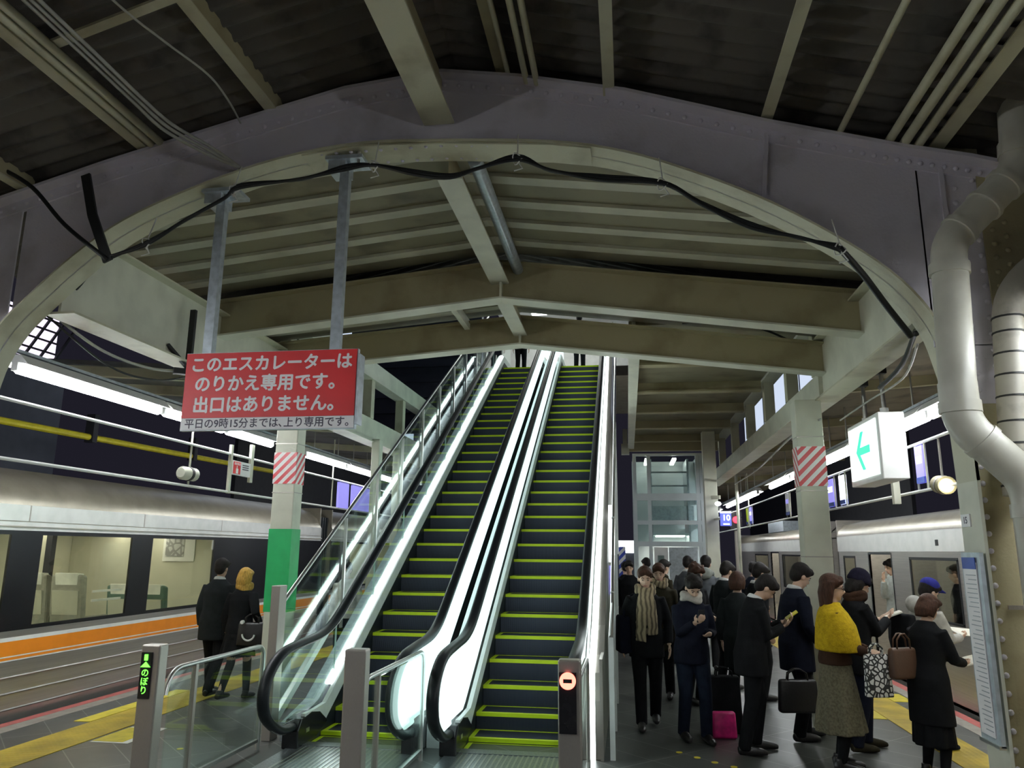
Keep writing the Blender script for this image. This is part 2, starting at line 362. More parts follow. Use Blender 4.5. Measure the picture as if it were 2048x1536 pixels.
b = MB(); b.box(4.08, 10, -3, 45, -1.3, -1.1); struct(b.build('ground', M['ballast']), 'dark track bed beyond the right platform edge', 'track bed')
for nm, x, s, lab in (('wall_left', -7.0, -1, 'dark side wall of the platform slab on the left'), ('wall_right', 4.08, 1, 'dark side wall of the platform slab on the right')):
    b = MB(); b.box(min(x, x - s * .2), max(x, x - s * .2), -3, 45, -1.12, -.35); struct(b.build(nm, M['kerb']), lab, 'platform wall')
# tactile paving
b = MB(); b.box(-6.1, -5.55, -3, 45, 0, .006); tag(b.build('tactile_strip', M['tact']), 'yellow tactile paving strip along the left side of the platform', 'tactile paving')
b = MB(); b.box(3.05, 3.49, -3, 45, 0, .006); tag(b.build('tactile_strip', M['tact']), 'yellow tactile paving strip along the right side of the platform', 'tactile paving')
b = MB(); b.box(-6.32, -6.12, 8.55, 10.6, 0, .006); tag(b.build('floor_marking', M['tactlight']), 'bright yellow boarding mark on the outer side of the left tactile strip', 'floor marking')
t = thing('floor_marking', 'orange-yellow boarding mark with white border inside the left tactile strip', 'floor marking', (-5.2, 8.0, 0))
b = MB(); b.box(-5.5, -5.08, 7.72, 8.42, 0, .003); b.build('border', M['white'], t)
b = MB(); b.box(-5.5, -5.16, 7.76, 8.36, .003, .006); b.build('panel', M['tactlight'], t)
b = MB(); b.box(-6.5, -6.25, 6.6, 7.35, 0, .004); tag(b.build('floor_marking', M['signwhite']), 'pale grey floor plate at the lower left corner outside the tactile strip', 'floor marking')
b = MB(); b.box(2.72, 3.04, 10.4, 10.9, 0, .006); tag(b.build('floor_marking', M['tactlight']), 'yellow boarding mark inside the right tactile strip', 'floor marking')
b = MB(); b.box(3.5, 3.75, 11.6, 12.2, 0, .006); tag(b.build('floor_marking', M['tactlight']), 'yellow boarding mark on the outer side of the right tactile strip', 'floor marking')
for i, (x, y, lab) in enumerate(((.46, 8.37, 'small yellow floor dot farthest from the camera in the row of four'), (.62, 8.2, 'small yellow floor dot, second of the row of four'),
                  (.77, 8.05, 'small yellow floor dot, third of the row of four'), (.93, 7.92, 'small yellow floor dot nearest the man with the phone'),
                  (-4.91, 7.64, 'small yellow floor dot left of the green-lit post'), (-4.44, 7.62, 'small yellow floor dot behind the glass beside the green-lit post'))):
    b = MB(); b.cyl((x, y, 0), (x, y, .004), .032, 14); tag(b.build('floor_dot', M['tactlight']), lab, 'floor marking', 'yellow dots on the floor')

# ------------------------------------------------ near roof (corrugated) and deck roofs behind the arch
def corr(x0, z0, x1, z1, y0, y1, period, amp, th=.01):
    b = MB(); n = int((y1 - y0) / period * 8); vs = []; fs = []
    for i in range(n + 1):
        y = y0 + (y1 - y0) * i / n; d = amp * math.sin(2 * PI * (y - y0) / period)
        vs += [(x0, y, z0 + d), (x1, y, z1 + d), (x1, y, z1 + d + th), (x0, y, z0 + d + th)]
    for i in range(n):
        o = 4 * i; fs += [(o, o + 4, o + 5, o + 1), (o + 3, o + 2, o + 6, o + 7)]
    return b.add(vs, fs)
RX = -1.31
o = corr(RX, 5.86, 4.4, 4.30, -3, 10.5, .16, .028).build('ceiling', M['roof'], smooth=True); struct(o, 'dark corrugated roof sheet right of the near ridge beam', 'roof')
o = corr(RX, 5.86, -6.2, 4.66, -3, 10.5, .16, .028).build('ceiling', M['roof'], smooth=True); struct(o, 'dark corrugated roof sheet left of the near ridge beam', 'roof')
def deck(name, y0, y1, zr, sl, sr, xl, xr, ribs, lab):
    for side, x, s in (('right', xr, sr), ('left', xl, sl)):
        z = zr - s * abs(x - RX)
        b = MB(); b.ribbon([(RX, zr), (x, z)], [(RX, zr + .05), (x, z + .05)], y0, y1, 'y'); b.m = 1
        for y in ribs: b.ribbon([(RX, zr - .035), (x, z - .035)], [(RX, zr), (x, z)], y - .07, y + .07, 'y')
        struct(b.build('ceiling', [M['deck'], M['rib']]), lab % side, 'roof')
deck('bay', 5.34, 7.93, 5.20, .10, .134, -5.0, 2.5, [5.62, 6.1, 6.58, 7.06, 7.54], 'olive roof deck with pale ribs between the arch and the first beam, %s slope')
deck('bay', 7.97, 9.6, 5.03, .085, .125, -4.8, 2.4, [8.3, 8.75, 9.2], 'olive roof deck with pale ribs between the two plain beams, %s slope')
# canopy eaves over the tracks
for nm, x0, z0, x1, z1, lab in (('left', -4.75, 4.02, -7.3, 4.20, 'grey underside of the canopy eave over the left train'), ('right', 2.55, 3.95, 4.9, 4.12, 'stained brown underside of the canopy eave over the right train')):
    b = MB(); b.ribbon([(x0, z0), (x1, z1)], [(x0, z0 + .06), (x1, z1 + .06)], 8.3 if nm == 'left' else 5.5, 34, 'y')
    struct(b.build('ceiling', M['eave' if nm == 'left' else 'eaver']), lab, 'canopy')
for X0, X1, Z0, Z1, side in ((-4.8, -7.3, 3.96, 4.14, 'left'), (2.6, 4.9, 3.89, 4.06, 'right')):
    for k, y in enumerate((6.6 if side == 'right' else 8.4, 9.5, 12.4, 15.3, 18.2, 22.0)):
        b = MB(); b.bar((X0, y, Z0), (X1, y, Z1), .09, .12)
        struct(b.build('beam', M['cream' if side == 'left' else 'khaki']), 'canopy bracket beam number %s outward under the %s eave' % (('one', 'two', 'three', 'four', 'five', 'six')[k], side), 'beam')
# flat ceiling to the right of the escalators, with lateral beams
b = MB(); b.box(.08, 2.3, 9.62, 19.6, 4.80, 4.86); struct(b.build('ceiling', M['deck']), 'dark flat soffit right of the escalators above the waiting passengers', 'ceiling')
for k, y in enumerate((11.2, 13.2, 15.2, 17.2, 19.3)):
    b = MB(); b.box(.2, 2.3, y - .06, y + .06, 4.66, 4.80); b.box(.2, 2.3, y - .1, y + .1, 4.63, 4.66)
    struct(b.build('beam', M['khaki']), 'lateral soffit beam right of the escalators, %s from the gable beam' % ('first', 'second', 'third', 'fourth', 'fifth')[k], 'beam')
b = MB(); b.box(.07, .22, 9.6, 19.9, 4.50, 4.56); b.box(.12, .17, 9.6, 19.9, 4.56, 4.95); struct(b.build('beam', M['creamw']), 'pale edge beam running back along the escalator opening', 'beam')
b = MB(); b.box(.1, 2.3, 19.62, 19.8, 4.45, 4.9); struct(b.build('beam', M['khaki']), 'dark end beam above the lift tower', 'beam')
b = MB(); b.box(-.1, .1, 19.5, 19.75, 4.36, 4.62); b.box(-.06, .06, 19.5, 19.7, 4.62, 5.0); struct(b.build('beam', M['creamw']), 'white bolted joint block at the far end of the edge beam', 'beam')

# ------------------------------------------------ riveted arch frame
ARCH = [(-5.13, 0), (-5.13, 2.0), (-5.10, 2.9), (-5.02, 3.35), (-4.864, 3.66), (-4.637, 3.90), (-4.29, 4.22), (-3.89, 4.494), (-3.275, 4.747), (-2.62, 4.932), (-1.973, 5.012), (-1.31, 4.985),
        (-.498, 4.913), (.05, 4.79), (.573, 4.576), (1.072, 4.315), (1.542, 3.993), (1.836, 3.729), (2.025, 3.445), (2.10, 3.173), (2.148, 2.909), (2.16, 2.4), (2.16, 0)]
TOP = [(-6.6, 4.33), (-5.131, 4.746), (-4.151, 5.023), (-3.065, 5.296), (-2.137, 5.52), (-1.35, 5.60), (-.747, 5.502), (.061, 5.31), (1.069, 4.97), (1.976, 4.703), (2.393, 4.60), (3.4, 4.28)]
def arch_top(x):
    for (a, za), (c, zc) in zip(TOP, TOP[1:]):
        if a <= x <= c: return za + (zc - za) * (x - a) / (c - a)
    return TOP[-1][1]
arch_s = [(p.x, p.y) for p in smooth_path([(x, z, 0) for x, z in ARCH[2:-2]], 4)]
arch = thing('arch_frame', 'riveted steel arch, mauve-grey light in its colour, spanning the platform in front of the escalators', 'arch', (-1.3, 5.3, 4.9))
mid = [p for p in arch_s if -4.95 < p[0] < 2.08]
b = MB(); b.ribbon(mid, [(x, arch_top(x)) for x, z in mid], 5.292, 5.308, 'y')
# spandrels down to the column legs
lft = [p for p in arch_s if p[0] <= -4.9]; rgt = [p for p in arch_s if p[0] >= 2.06]
b.ribbon([(-5.75, z) for x, z in lft] , [(x, z) for x, z in lft], 5.292, 5.308, 'y'); b.prism([(-5.75, 3.3), (-4.95, 3.62), (-4.95, 4.78), (-5.75, 4.56)], 'y', 5.292, 5.308)
b.ribbon([(x, z) for x, z in rgt], [(2.75, z) for x, z in rgt], 5.292, 5.308, 'y'); b.prism([(2.06, 3.3), (2.75, 3.3), (2.75, 4.48), (2.06, 4.66)], 'y', 5.292, 5.308)
b.build('web', M['web'], arch)
fl = [ARCH[1]] + arch_s + [ARCH[-2]]
b = MB(); b.ribbon(fl, [(x, z + .02) if abs(x + 1.4) < 3.2 else (x + (.02 if x > 0 else -.02), z) for x, z in fl], 5.15, 5.45, 'y'); b.build('bottom_flange', M['cream'], arch)
b = MB(); b.ribbon([(x, z - .005) for x, z in TOP], [(x, z + .022) for x, z in TOP], 5.17, 5.43, 'y')
b.ribbon([(x, z - .10) for x, z in TOP], [(x, z) for x, z in TOP], 5.275, 5.292, 'y'); b.build('top_flange', M['web'], arch)
b = MB(); b.ribbon([(x, z + .02) for x, z in mid], [(x, z + .095) for x, z in mid], 5.272, 5.292, 'y'); b.build('flange_angle', M['web'], arch)
def rivet(b, p, r=.019, n=(0, -1, 0)):
    n = Vector(n); u = n.orthogonal().normalized(); v = n.cross(u); p = Vector(p); vs = []
    for j in range(3):
        a = j * PI / 6 * 1.0
        vs += [p + (u * math.cos(2 * PI * k / 8) + v * math.sin(2 * PI * k / 8)) * r * math.cos(a) + n * r * .8 * math.sin(a) for k in range(8)]
    vs.append(p + n * r * .85); fs = []
    for j in range(2):
        for k in range(8): fs.append((j * 8 + k, j * 8 + (k + 1) % 8, j * 8 + 8 + (k + 1) % 8, j * 8 + 8 + k))
    fs += [(24, 16 + k, 16 + (k + 1) % 8) for k in range(8)]
    b.add(vs, fs)
b = MB()
x = -5.6
while x < 2.7:
    rivet(b, (x, 5.275, arch_top(x) - .05))
    x += .115 if x < 1.6 else .075
for i in range(0, len(mid) - 1):
    rivet(b, (mid[i][0], 5.272, mid[i][1] + .06)); a = ((mid[i][0] + mid[i + 1][0]) / 2, (mid[i][1] + mid[i + 1][1]) / 2); rivet(b, (a[0], 5.272, a[1] + .06))
for z in np.arange(3.0, 4.5, .11): rivet(b, (2.3, 5.292, z)); rivet(b, (2.42, 5.292, z + .05))
for i, x in enumerate(np.arange(-2.3, -.3, .12)):      # splice plate rivets under the crown
    for y in (5.2, 5.39): rivet(b, (x, y, min(5.012, 4.99 - .07 * max(0, x + 1.31)) - .012), .016, (0, 0, -1))
b.build('rivets', M['web'], arch, smooth=True)['kind'] = 'stuff'
b = MB(); b.ribbon([(-2.45, 4.955), (-1.973, 5.0), (-1.31, 4.973), (-.5, 4.901), (-.2, 4.85)], [(-2.45, 4.965), (-1.973, 5.012), (-1.31, 4.985), (-.5, 4.913), (-.2, 4.862)], 5.165, 5.435, 'y'); b.build('splice_plate', M['cream'], arch)
for aa, cc in (((1.02, 5.27, 4.38), (1.07, 5.27, 4.93)), ((2.22, 5.28, 3.2), (2.22, 5.28, 4.6))):
    b = MB(); b.bar(aa, cc, .03, .02); b.build('seam_strip', M['web'], arch)
# riveted legs of the arch
def leg_col(x0, x1, zt, lab):
    t = thing('riveted_column', lab, 'column', ((x0 + x1) / 2, 5.3, 0)); s = 1 if x0 > 0 else -1
    b = MB(); b.box(min(x0, x0 + s * .02), max(x0, x0 + s * .02), 5.15, 5.45, 0, zt); b.build('flange', M['creamw'], t)
    b = MB(); b.box(min(x0 + s * .02, x1), max(x0 + s * .02, x1), 5.294, 5.306, 0, zt - .1)
    a = x0 + s * .02; b.box(min(a, a + s * .11), max(a, a + s * .11), 5.275, 5.292, 0, zt); b.box(min(x1, x1 - s * .11), max(x1, x1 - s * .11), 5.275, 5.292, 0, zt - .1)
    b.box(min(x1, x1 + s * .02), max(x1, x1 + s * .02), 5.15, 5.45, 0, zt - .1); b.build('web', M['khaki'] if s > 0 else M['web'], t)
    b = MB()
    for z in np.arange(.08, zt - .1, .105): rivet(b, (x0 + s * .085, 5.275, z)); rivet(b, (x1 - s * .06, 5.275, z))
    b.build('rivets', M['web'], t, smooth=True)['kind'] = 'stuff'; return t
rc = leg_col(2.16, 2.95, 3.5, 'riveted steel column at the right edge with a pale flange and drain pipes')
for z, nm in ((.72, 'band'), (1.62, 'band')):
    b = MB(); b.box(2.30, 2.95, 5.262, 5.275, z, z + .025); b.build(nm, M['post'], rc)
leg_col(-5.13, -5.8, 3.3, 'riveted steel column at the left edge carrying the arch')

b = MB(); b.prism([(2.44, 3.15), (3.4, 3.15), (3.4, 4.24), (2.44, 4.50)], 'y', 5.268, 5.282); b.build('olive_light_overlay', M['khaki'], arch)  # olive light on the right spandrel, put in as a khaki overlay
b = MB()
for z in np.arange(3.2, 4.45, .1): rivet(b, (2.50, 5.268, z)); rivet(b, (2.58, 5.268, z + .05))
b.build('overlay_rivets', M['khaki'], arch, smooth=True)['kind'] = 'stuff'
# ------------------------------------------------ gable beams, ridge beams, purlins
def gable(y, bot, top, lab, m='khaki'):
    t = thing('gable_beam', lab, 'beam', (RX, y, bot[len(bot) // 2][1]), None, 'structure')
    b = MB(); b.ribbon(bot, top, y - .012, y + .012, 'y'); b.build('web', M[m], t)
    b = MB(); b.ribbon([(x, z - .02) for x, z in bot], bot, y - .11, y + .11, 'y'); b.build('bottom_flange', M['creamw'], t)
    b = MB(); b.ribbon(top, [(x, z + .02) for x, z in top], y - .11, y + .11, 'y'); b.build('top_flange', M[m], t)
    b = MB(); b.box(RX - .012, RX + .012, y - .1, y - .012, bot[1][1] if len(bot) == 3 else 4.6, top[1][1]); b.build('stiffener', M['creamw'], t)
gable(7.95, [(-5.0, 4.30), (RX, 4.66), (2.47, 4.125)], [(-5.0, 4.70), (RX, 5.06), (2.47, 4.55)], 'deep olive gable beam nearer of the two behind the arch')
gable(9.5, [(-4.75, 4.30), (RX, 4.56), (2.42, 4.08)], [(-4.75, 4.64), (RX, 4.91), (2.42, 4.43)], 'olive gable beam just above the escalator top, farther of the two')
def hbeam(name, x, y0, y1, zb, h, wf, m, mf, lab):
    t = thing(name, lab, 'beam', (x, y0, zb), None, 'structure')
    b = MB(); b.box(x - wf / 2, x + wf / 2, y0, y1, zb, zb + .02); b.build('flange', M[mf], t)
    b = MB(); b.box(x - .012, x + .012, y0, y1, zb + .02, zb + h); b.build('web', M[m], t)
hbeam('ridge_beam', -1.38, -3, 5.27, 5.20, .42, .24, 'khaki', 'cream', 'wide cream ridge beam of the near roof above the camera')
hbeam('ridge_beam', RX - .02, 5.46, 7.93, 4.83, .25, .2, 'khaki', 'creamw', 'cream ridge beam between the arch and the first gable beam')
hbeam('ridge_beam', RX, 7.98, 9.48, 4.67, .25, .17, 'khaki', 'creamw', 'short cream ridge beam between the two gable beams')
b = MB(); b.cyl((-1.13, 5.46, 4.99), (-1.13, 7.93, 4.99), .06); tag(b.build('duct_pipe', M['galv'], smooth=.7), 'grey galvanised pipe beside the ridge beam behind the arch', 'pipe')
b = MB(); b.box(-2.05, -1.98, 7.98, 9.48, 4.78, 4.9); struct(b.build('beam', M['creamw']), 'short cream strut left of the ridge between the two gable beams', 'beam')
for x, zb, wd, lab in ((-4.91, 4.85, .09, 'cream purlin of the near roof, farthest left of the ridge beam'), (-3.85, 5.14, .10, 'cream purlin of the near roof, second left of the ridge beam'),
                   (-2.75, 5.39, .10, 'cream purlin of the near roof, first left of the ridge beam'), (-.06, 5.34, .085, 'cream purlin of the near roof, first right of the ridge beam'),
                   (1.07, 5.02, .085, 'cream purlin of the near roof, second right of the ridge beam'), (2.20, 4.72, .11, 'cream purlin of the near roof beside the conduits')):
    t = thing('purlin', lab, 'purlin', (x, 0, zb), 'purlins under the near roof', 'structure')
    b = MB(); b.box(x - wd / 2, x + wd / 2, -3, 5.28, zb, zb + .012); b.build('flange', M['cream'], t)
    b = MB(); b.box(x + wd / 2 - .012, x + wd / 2, -3, 5.28, zb + .012, zb + .13); b.build('web', M['khaki'], t)
b = MB(); b.box(-.93, -.83, -3, 5.28, 5.60, 5.66); struct(b.build('purlin', M['khaki']), 'shaded flat bar purlin just right of the ridge beam', 'purlin')
# tie bar between purlins
b = MB(); b.bar((-3.87, 3.99, 5.16), (-2.72, 3.85, 5.37), .07, .02); tag(b.build('tie_bar', M['cream']), 'cream tie bar joining two purlins at the upper left', 'tie bar')

# longitudinal girders
def girder(x, side, z0, z1, zu0, zu1, sgn):
    t = thing('edge_girder', 'cream longitudinal girder on the %s side with open posts behind the gable beams' % side, 'girder', (x, 5.5, z0), None, 'structure')
    b = MB(); b.box(x - .012, x + .012, 5.46, 9.6, z0, z0 + .72); b.build('web', M['creamw'], t)
    b = MB(); b.box(x - .14, x + .14, 5.46, 9.6, z0 - .02, z0); b.box(x - .12, x + .12, 5.46, 9.6, z0 + .72, z0 + .74); b.build('flange', M['cream'], t)
    b = MB(); b.box(x - .06, x + .06, 9.6, 22, z0, z1); b.box(x - .14, x + .14, 9.6, 22, z0 - .02, z0); b.build('lower_chord', M['creamw'], t)
    b = MB(); b.box(x - .06, x + .06, 9.6, 22, zu0, zu1); b.box(x - .12, x + .12, 9.6, 22, zu0 - .02, zu0); b.build('upper_chord', M['creamw'], t)
    for k, y in enumerate((9.75, 11.4, 13.2, 15.2, 17.4, 19.8)):
        b = MB(); b.box(x - .08, x + .08, y - .09, y + .09, z1, zu0); b.build('post', M['cream'], t)
girder(2.42, 'right', 3.76, 4.10, 4.78, 5.17, 1)
girder(-4.62, 'left', 3.86, 4.28, 5.0, 5.35, -1)
# pale fascia seen through the girder openings, beyond the platform
for x, y0, y1, z0, z1, sd in ((-10.8, 20, 38, 5.3, 10.5, 'left'), (7.6, 22, 50, 5.6, 11.5, 'right')):
    t = thing('glazing_strip', 'pale lit concourse glazing seen through the %s girder openings' % sd, 'glazing', (x, (y0 + y1) / 2, z0))
    b = MB(); b.box(x - .02, x + .02, y0, y1, z0 + .5, z1); b.build('lit_pane', M['glazing'], t)
    b = MB(); b.box(x - .06, x + .06, y0, y1, z0, z0 + .5); b.build('sill_beam', M['louvre'], t)
    b = MB(); b.box(x - .05, x + .05, y0, y1, -1.1, z0); b.build('wall_below', M['dark'], t)
    for y in np.arange(y0, y1 + .1, 3): b = MB(); b.box(x - .05, x + .05, y - .05, y + .05, z0, z1); b.build('mullion', M['louvre'], t)
t = thing('lattice_window', 'distant lit lattice window glimpsed past the left foot of the arch', 'window', (-14, 15.7, 6.2))
b = MB(); b.box(-14.05, -14.0, 14.6, 16.6, 6.2, 7.5); b.build('lit_pane', M['lattice'], t)
for i in range(5):
    b = MB(); b.bar((-13.97, 14.6 + i * .45, 6.2), (-13.97, 15.4 + i * .45, 7.5), .05, .05); b.build('lattice_bar', M['dark'], t)
    b = MB(); b.bar((-13.97, 14.6, 6.3 + i * .27), (-13.97, 16.6, 6.35 + i * .27), .04, .04); b.build('lattice_bar', M['dark'], t)
b = MB(); b.box(-14.1, -13.95, 14.4, 17, 0, 6.2); b.build('wall_below', M['louvre'], t)
# concourse at the head of the escalators
b = MB(); b.box(-4.4, .3, 20.9, 27, 6.72, 7.0); struct(b.build('floor', M['kerb']), 'concourse floor at the top of the escalators', 'floor')
b = MB(); b.box(-4.4, .3, 26.9, 27, 7.0, 10.2); struct(b.build('wall_back', M['white']), 'bright concourse wall at the top of the escalators', 'wall')
b = MB(); b.box(-4.4, .3, 20.9, 27, 10.2, 10.3); struct(b.build('ceiling', M['white']), 'concourse ceiling above the top of the escalators', 'ceiling')
for x, lab in ((-2.9, 'ceiling light over the head of the left escalator'), (-1.2, 'ceiling light over the head of the right escalator')):
    t = thing('ceiling_light', lab, 'light', (x, 23, 10.2)); b = MB(); b.box(x - .3, x + .3, 21.5, 26, 10.14, 10.2); b.build('frame', M['white'], t)
    b = MB(); b.box(x - .25, x + .25, 21.6, 25.9, 10.12, 10.14); b.build('diffuser', M['concourse'], t)
b = MB(); b.box(-7.4, -3.75, 19.6, 19.8, 5.0, 10)
for z in np.arange(5.1, 9.9, .42): b.box(-7.4, -3.75, 19.5, 19.6, z, z + .22)
struct(b.build('wall_far', M['louvre']), 'dark louvred end wall behind the left girder', 'wall')

# ------------------------------------------------ platform columns
def column(x, y, wd, dp, zt, lab, kind='plain'):
    t = thing('platform_column', lab, 'column', (x, y, 0))
    b = MB(); b.box(x - wd / 2, x + wd / 2, y - dp / 2, y + dp / 2, 0, zt); b.build('shaft', M['creamw'], t, bev=.012)
    if kind in ('green', 'plainwrap'):
        b = MB(); b.box(x - wd / 2 - .006, x + wd / 2 + .006, y - dp / 2 - .006, y + dp / 2 + .006, 2.72 if x > 0 else 2.78, 3.19); b.build('striped_wrap', M['stripe'], t)
    if kind == 'green':
        b = MB(); b.box(x - wd / 2 - .006, x + wd / 2 + .006, y - dp / 2 - .006, y + dp / 2 + .006, 1.17, 2.2); b.build('green_band', M['green'], t)
    if kind in ('green', 'plainwrap'):
        b = MB()
        for z in (1.9, 2.66, 3.3): b.box(x - wd / 2 - .004, x + wd / 2 + .004, y - dp / 2 - .004, y + dp / 2 + .004, z, z + .012)
        b.build('joint_band', M['post'], t)
    return t
column(-4.42, 9.62, .30, .26, 3.86, 'square pale column with green band and striped wrap beside the left escalator', 'green')
column(2.19, 9.62, .31, .26, 3.76, 'square pale column with red and white striped wrap among the passengers', 'plainwrap')
column(1.85, 17.6, .28, .26, 4.6, 'pale column in front of the lift tower')
column(-4.45, 13.3, .15, .2, 3.9, 'slim pale column behind the left escalator, nearer of three')
column(-4.45, 14.6, .15, .2, 3.9, 'slim pale column behind the left escalator, middle of three')
column(-4.45, 18.0, .15, .2, 3.9, 'slim pale column behind the left escalator, farthest of three')

# ------------------------------------------------ pipes, conduits, cables
def arc3(a, c, b2, n=6):
    a, c, b2 = Vector(a), Vector(c), Vector(b2); return [((1 - t) ** 2) * a + 2 * t * (1 - t) * c + t * t * b2 for t in [i / n for i in range(n + 1)]]
t = thing('drain_pipe', 'fat glossy cream drain pipe cranked in front of the arch at the right', 'pipe', (2.05, 4.95, 2.7))
R = .105
b = MB(); b.tube([(2.03, 4.95, 2.92), (2.07, 4.95, 3.80)] + arc3((2.07, 4.95, 3.80), (2.08, 4.95, 3.91), (2.16, 4.95, 3.985)) + arc3((2.46, 4.95, 4.28), (2.555, 4.95, 4.37), (2.565, 4.95, 4.50)) + [(2.60, 4.95, 5.02)], R, 18); b.build('upper_run', M['pipe'], t, smooth=.8)
b = MB(); b.tube([(2.03, 4.95, 2.98), (2.03, 4.95, 2.82)] + arc3((2.03, 4.95, 2.82), (2.04, 4.95, 2.70), (2.13, 4.95, 2.62)) + [(2.30, 4.95, 2.44)] + arc3((2.30, 4.95, 2.44), (2.36, 4.95, 2.38), (2.365, 4.95, 2.25)) + [(2.36, 4.95, 0.0)], R * 1.04, 18); b.build('lower_run', M['pipe'], t, smooth=.8)
b = MB()
for a, c in (((2.062, 4.95, 3.68), (2.066, 4.95, 3.75)), ((2.14, 4.95, 3.965), (2.17, 4.95, 3.995)), ((2.31, 4.95, 4.13), (2.33, 4.95, 4.15)), ((2.44, 4.95, 4.26), (2.47, 4.95, 4.29)), ((2.564, 4.95, 4.47), (2.57, 4.95, 4.56)), ((2.03, 4.95, 2.79), (2.03, 4.95, 2.86)), ((2.12, 4.95, 2.63), (2.15, 4.95, 2.60)), ((2.365, 4.95, 2.16), (2.365, 4.95, 2.24))):
    b = MB(); b.tube([a, c], R * 1.13, 18); b.build('socket_ring', M['pipe'], t, smooth=.7)
t = thing('drain_pipe', 'old ringed drain pipe behind the glossy one at the right edge', 'pipe', (2.43, 5.17, 2))
b = MB(); b.tube([(2.40, 5.17, 2.3), (2.43, 5.17, 2.85), (2.47, 5.17, 3.45)] + arc3((2.47, 5.17, 3.45), (2.49, 5.17, 3.62), (2.62, 5.17, 3.74)) + [(3.3, 5.17, 4.3)], .088, 16); b.build('run', M['pipe2'], t, smooth=.8)
b = MB()
for z in (2.36, 2.50, 2.62, 2.76, 2.92, 3.06, 3.2, 3.34, 3.44): xx = 2.40 + (z - 2.3) * .061; b = MB(); b.tube([(xx, 5.17, z), (xx, 5.17, z + .012)], .093, 16); b.build('ring', M['cable'], t, smooth=.7)
for x, z, r, lab in ((1.56, 4.87, .022, 'thin conduit under the near roof, alone left of the trio'), (1.89, 4.79, .03, 'conduit under the near roof, left of the trio by the purlin'), (1.98, 4.755, .032, 'conduit under the near roof, middle of the trio by the purlin'), (2.07, 4.735, .03, 'conduit under the near roof, right of the trio by the purlin'),
                (-.83, 5.56, .018, 'thin conduit near the ridge, nearest the ridge beam'), (-.69, 5.50, .024, 'conduit near the ridge, middle of three'), (-.61, 5.48, .024, 'conduit near the ridge, farthest right of three'),
                (-3.68, 5.17, .032, 'conduit along the left purlin, nearer the arch crown'), (-3.755, 5.155, .03, 'conduit tight beside the left purlin')):
    b = MB(); b.cyl((x, -3, z), (x, 5.25, z), r, 10); tag(b.build('conduit', M['cream'], smooth=.8), lab, 'conduit', 'conduits under the near roof')
CB = [(-3.923, 4.139), (-3.6, 4.245), (-3.307, 4.414), (-2.994, 4.581), (-2.879, 4.669), (-2.395, 4.695), (-2.042, 4.765), (-1.807, 4.769), (-1.495, 4.686), (-1.228, 4.639), (-1.005, 4.692), (-.727, 4.752), (-.49, 4.636), (-.132, 4.553), (.303, 4.485), (.553, 4.318), (.878, 4.132), (1.197, 4.023), (1.446, 3.938)]
t = thing('cable_bundle', 'sagging black cable bundle tied along the underside of the arch', 'cable', (-1.2, 5.05, 4.7))
for k, (dy, f) in enumerate(((0, 0), (.03, 1), (-.02, -1))):
    pts = [(x, 5.05 + dy, z + f * (.006 + .026 * abs(math.sin(i * 1.3)))) for i, (x, z) in enumerate(CB)]
    b = MB(); b.tube(smooth_path(pts, 6), .0125, 8); b.build('cable', M['cable'], t, smooth=True)
b = MB(); b.tube(smooth_path([(1.446, 5.06, 3.938), (1.62, 5.2, 3.80), (1.80, 5.35, 3.62), (1.98, 5.46, 3.42)], 5), .022, 8); b.build('cable', M['cable'], t, smooth=True)
for (x, z) in ((-3.6, 4.245), (-2.92, 4.64), (-1.807, 4.769), (-.727, 4.752), (.303, 4.485), (1.446, 3.938)):
    b = MB(); b.tube([(x + .035 * math.cos(a), 5.05 + .03 * math.sin(a * 2), z - .01 + .04 * math.sin(a)) for a in np.linspace(0, 2 * PI, 12)], .005, 6)
    b.tube([(x, 5.05, z + .03), (x - .01, 5.14, z + .24)], .005, 6); b.tube([(x, 5.04, z - .03), (x + .04, 5.03, z - .1), (x - .02, 5.02, z - .12)], .005, 6); b.build('cable_tie', M['tie'], t)
b = MB(); b.tube(smooth_path([(-4.945, 5.0, 4.943), (-4.622, 5.0, 4.746), (-4.286, 5.0, 4.407), (-3.9, 5.02, 4.11)], 6), .017, 8); tag(b.build('cable', M['cable'], smooth=True), 'black cable dropping diagonally across the left end of the arch', 'cable')
b = MB(); b.bar((-4.164, 5.0, 4.823), (-4.06, 5.0, 4.477), .075, .02, (0, 1, 0)); b.bar((-4.06, 5.0, 4.477), (-3.90, 5.03, 4.10), .075, .02, (0, 1, 0)); tag(b.build('steel_strap', M['cable']), 'black steel strap hanging over the left part of the arch', 'strap')
t = thing('cable_bundle', 'pale grey cable bundle descending from the upper left roof to the arch', 'cable', (-3.4, 4.4, 5.1))
for k, dx in enumerate((0, .045, .09)):
    b = MB(); b.tube(smooth_path([(-3.44 + dx, 3.0, 5.10), (-3.45 + dx, 3.9, 5.10), (-3.46 + dx, 4.5, 5.10), (-3.43 + dx * .8, 4.85, 5.07 + dx * .4), (-3.2 + dx * .5, 5.08, 4.98 + dx * .5), (-2.95, 5.17, 4.885)], 6), .013, 8); b.build('cable', M['cablew'], t, smooth=True)
b = MB(); b.tube(smooth_path([(-3.09, 3.0, 5.22), (-3.03, 3.70, 5.22), (-2.95, 4.07, 5.22), (-2.855, 4.44, 5.22), (-2.87, 4.75, 5.22), (-2.95, 5.1, 5.24)], 6), .008, 8); tag(b.build('wire', M['cablew'], smooth=True), 'single pale wire looping under the upper left roof', 'wire')
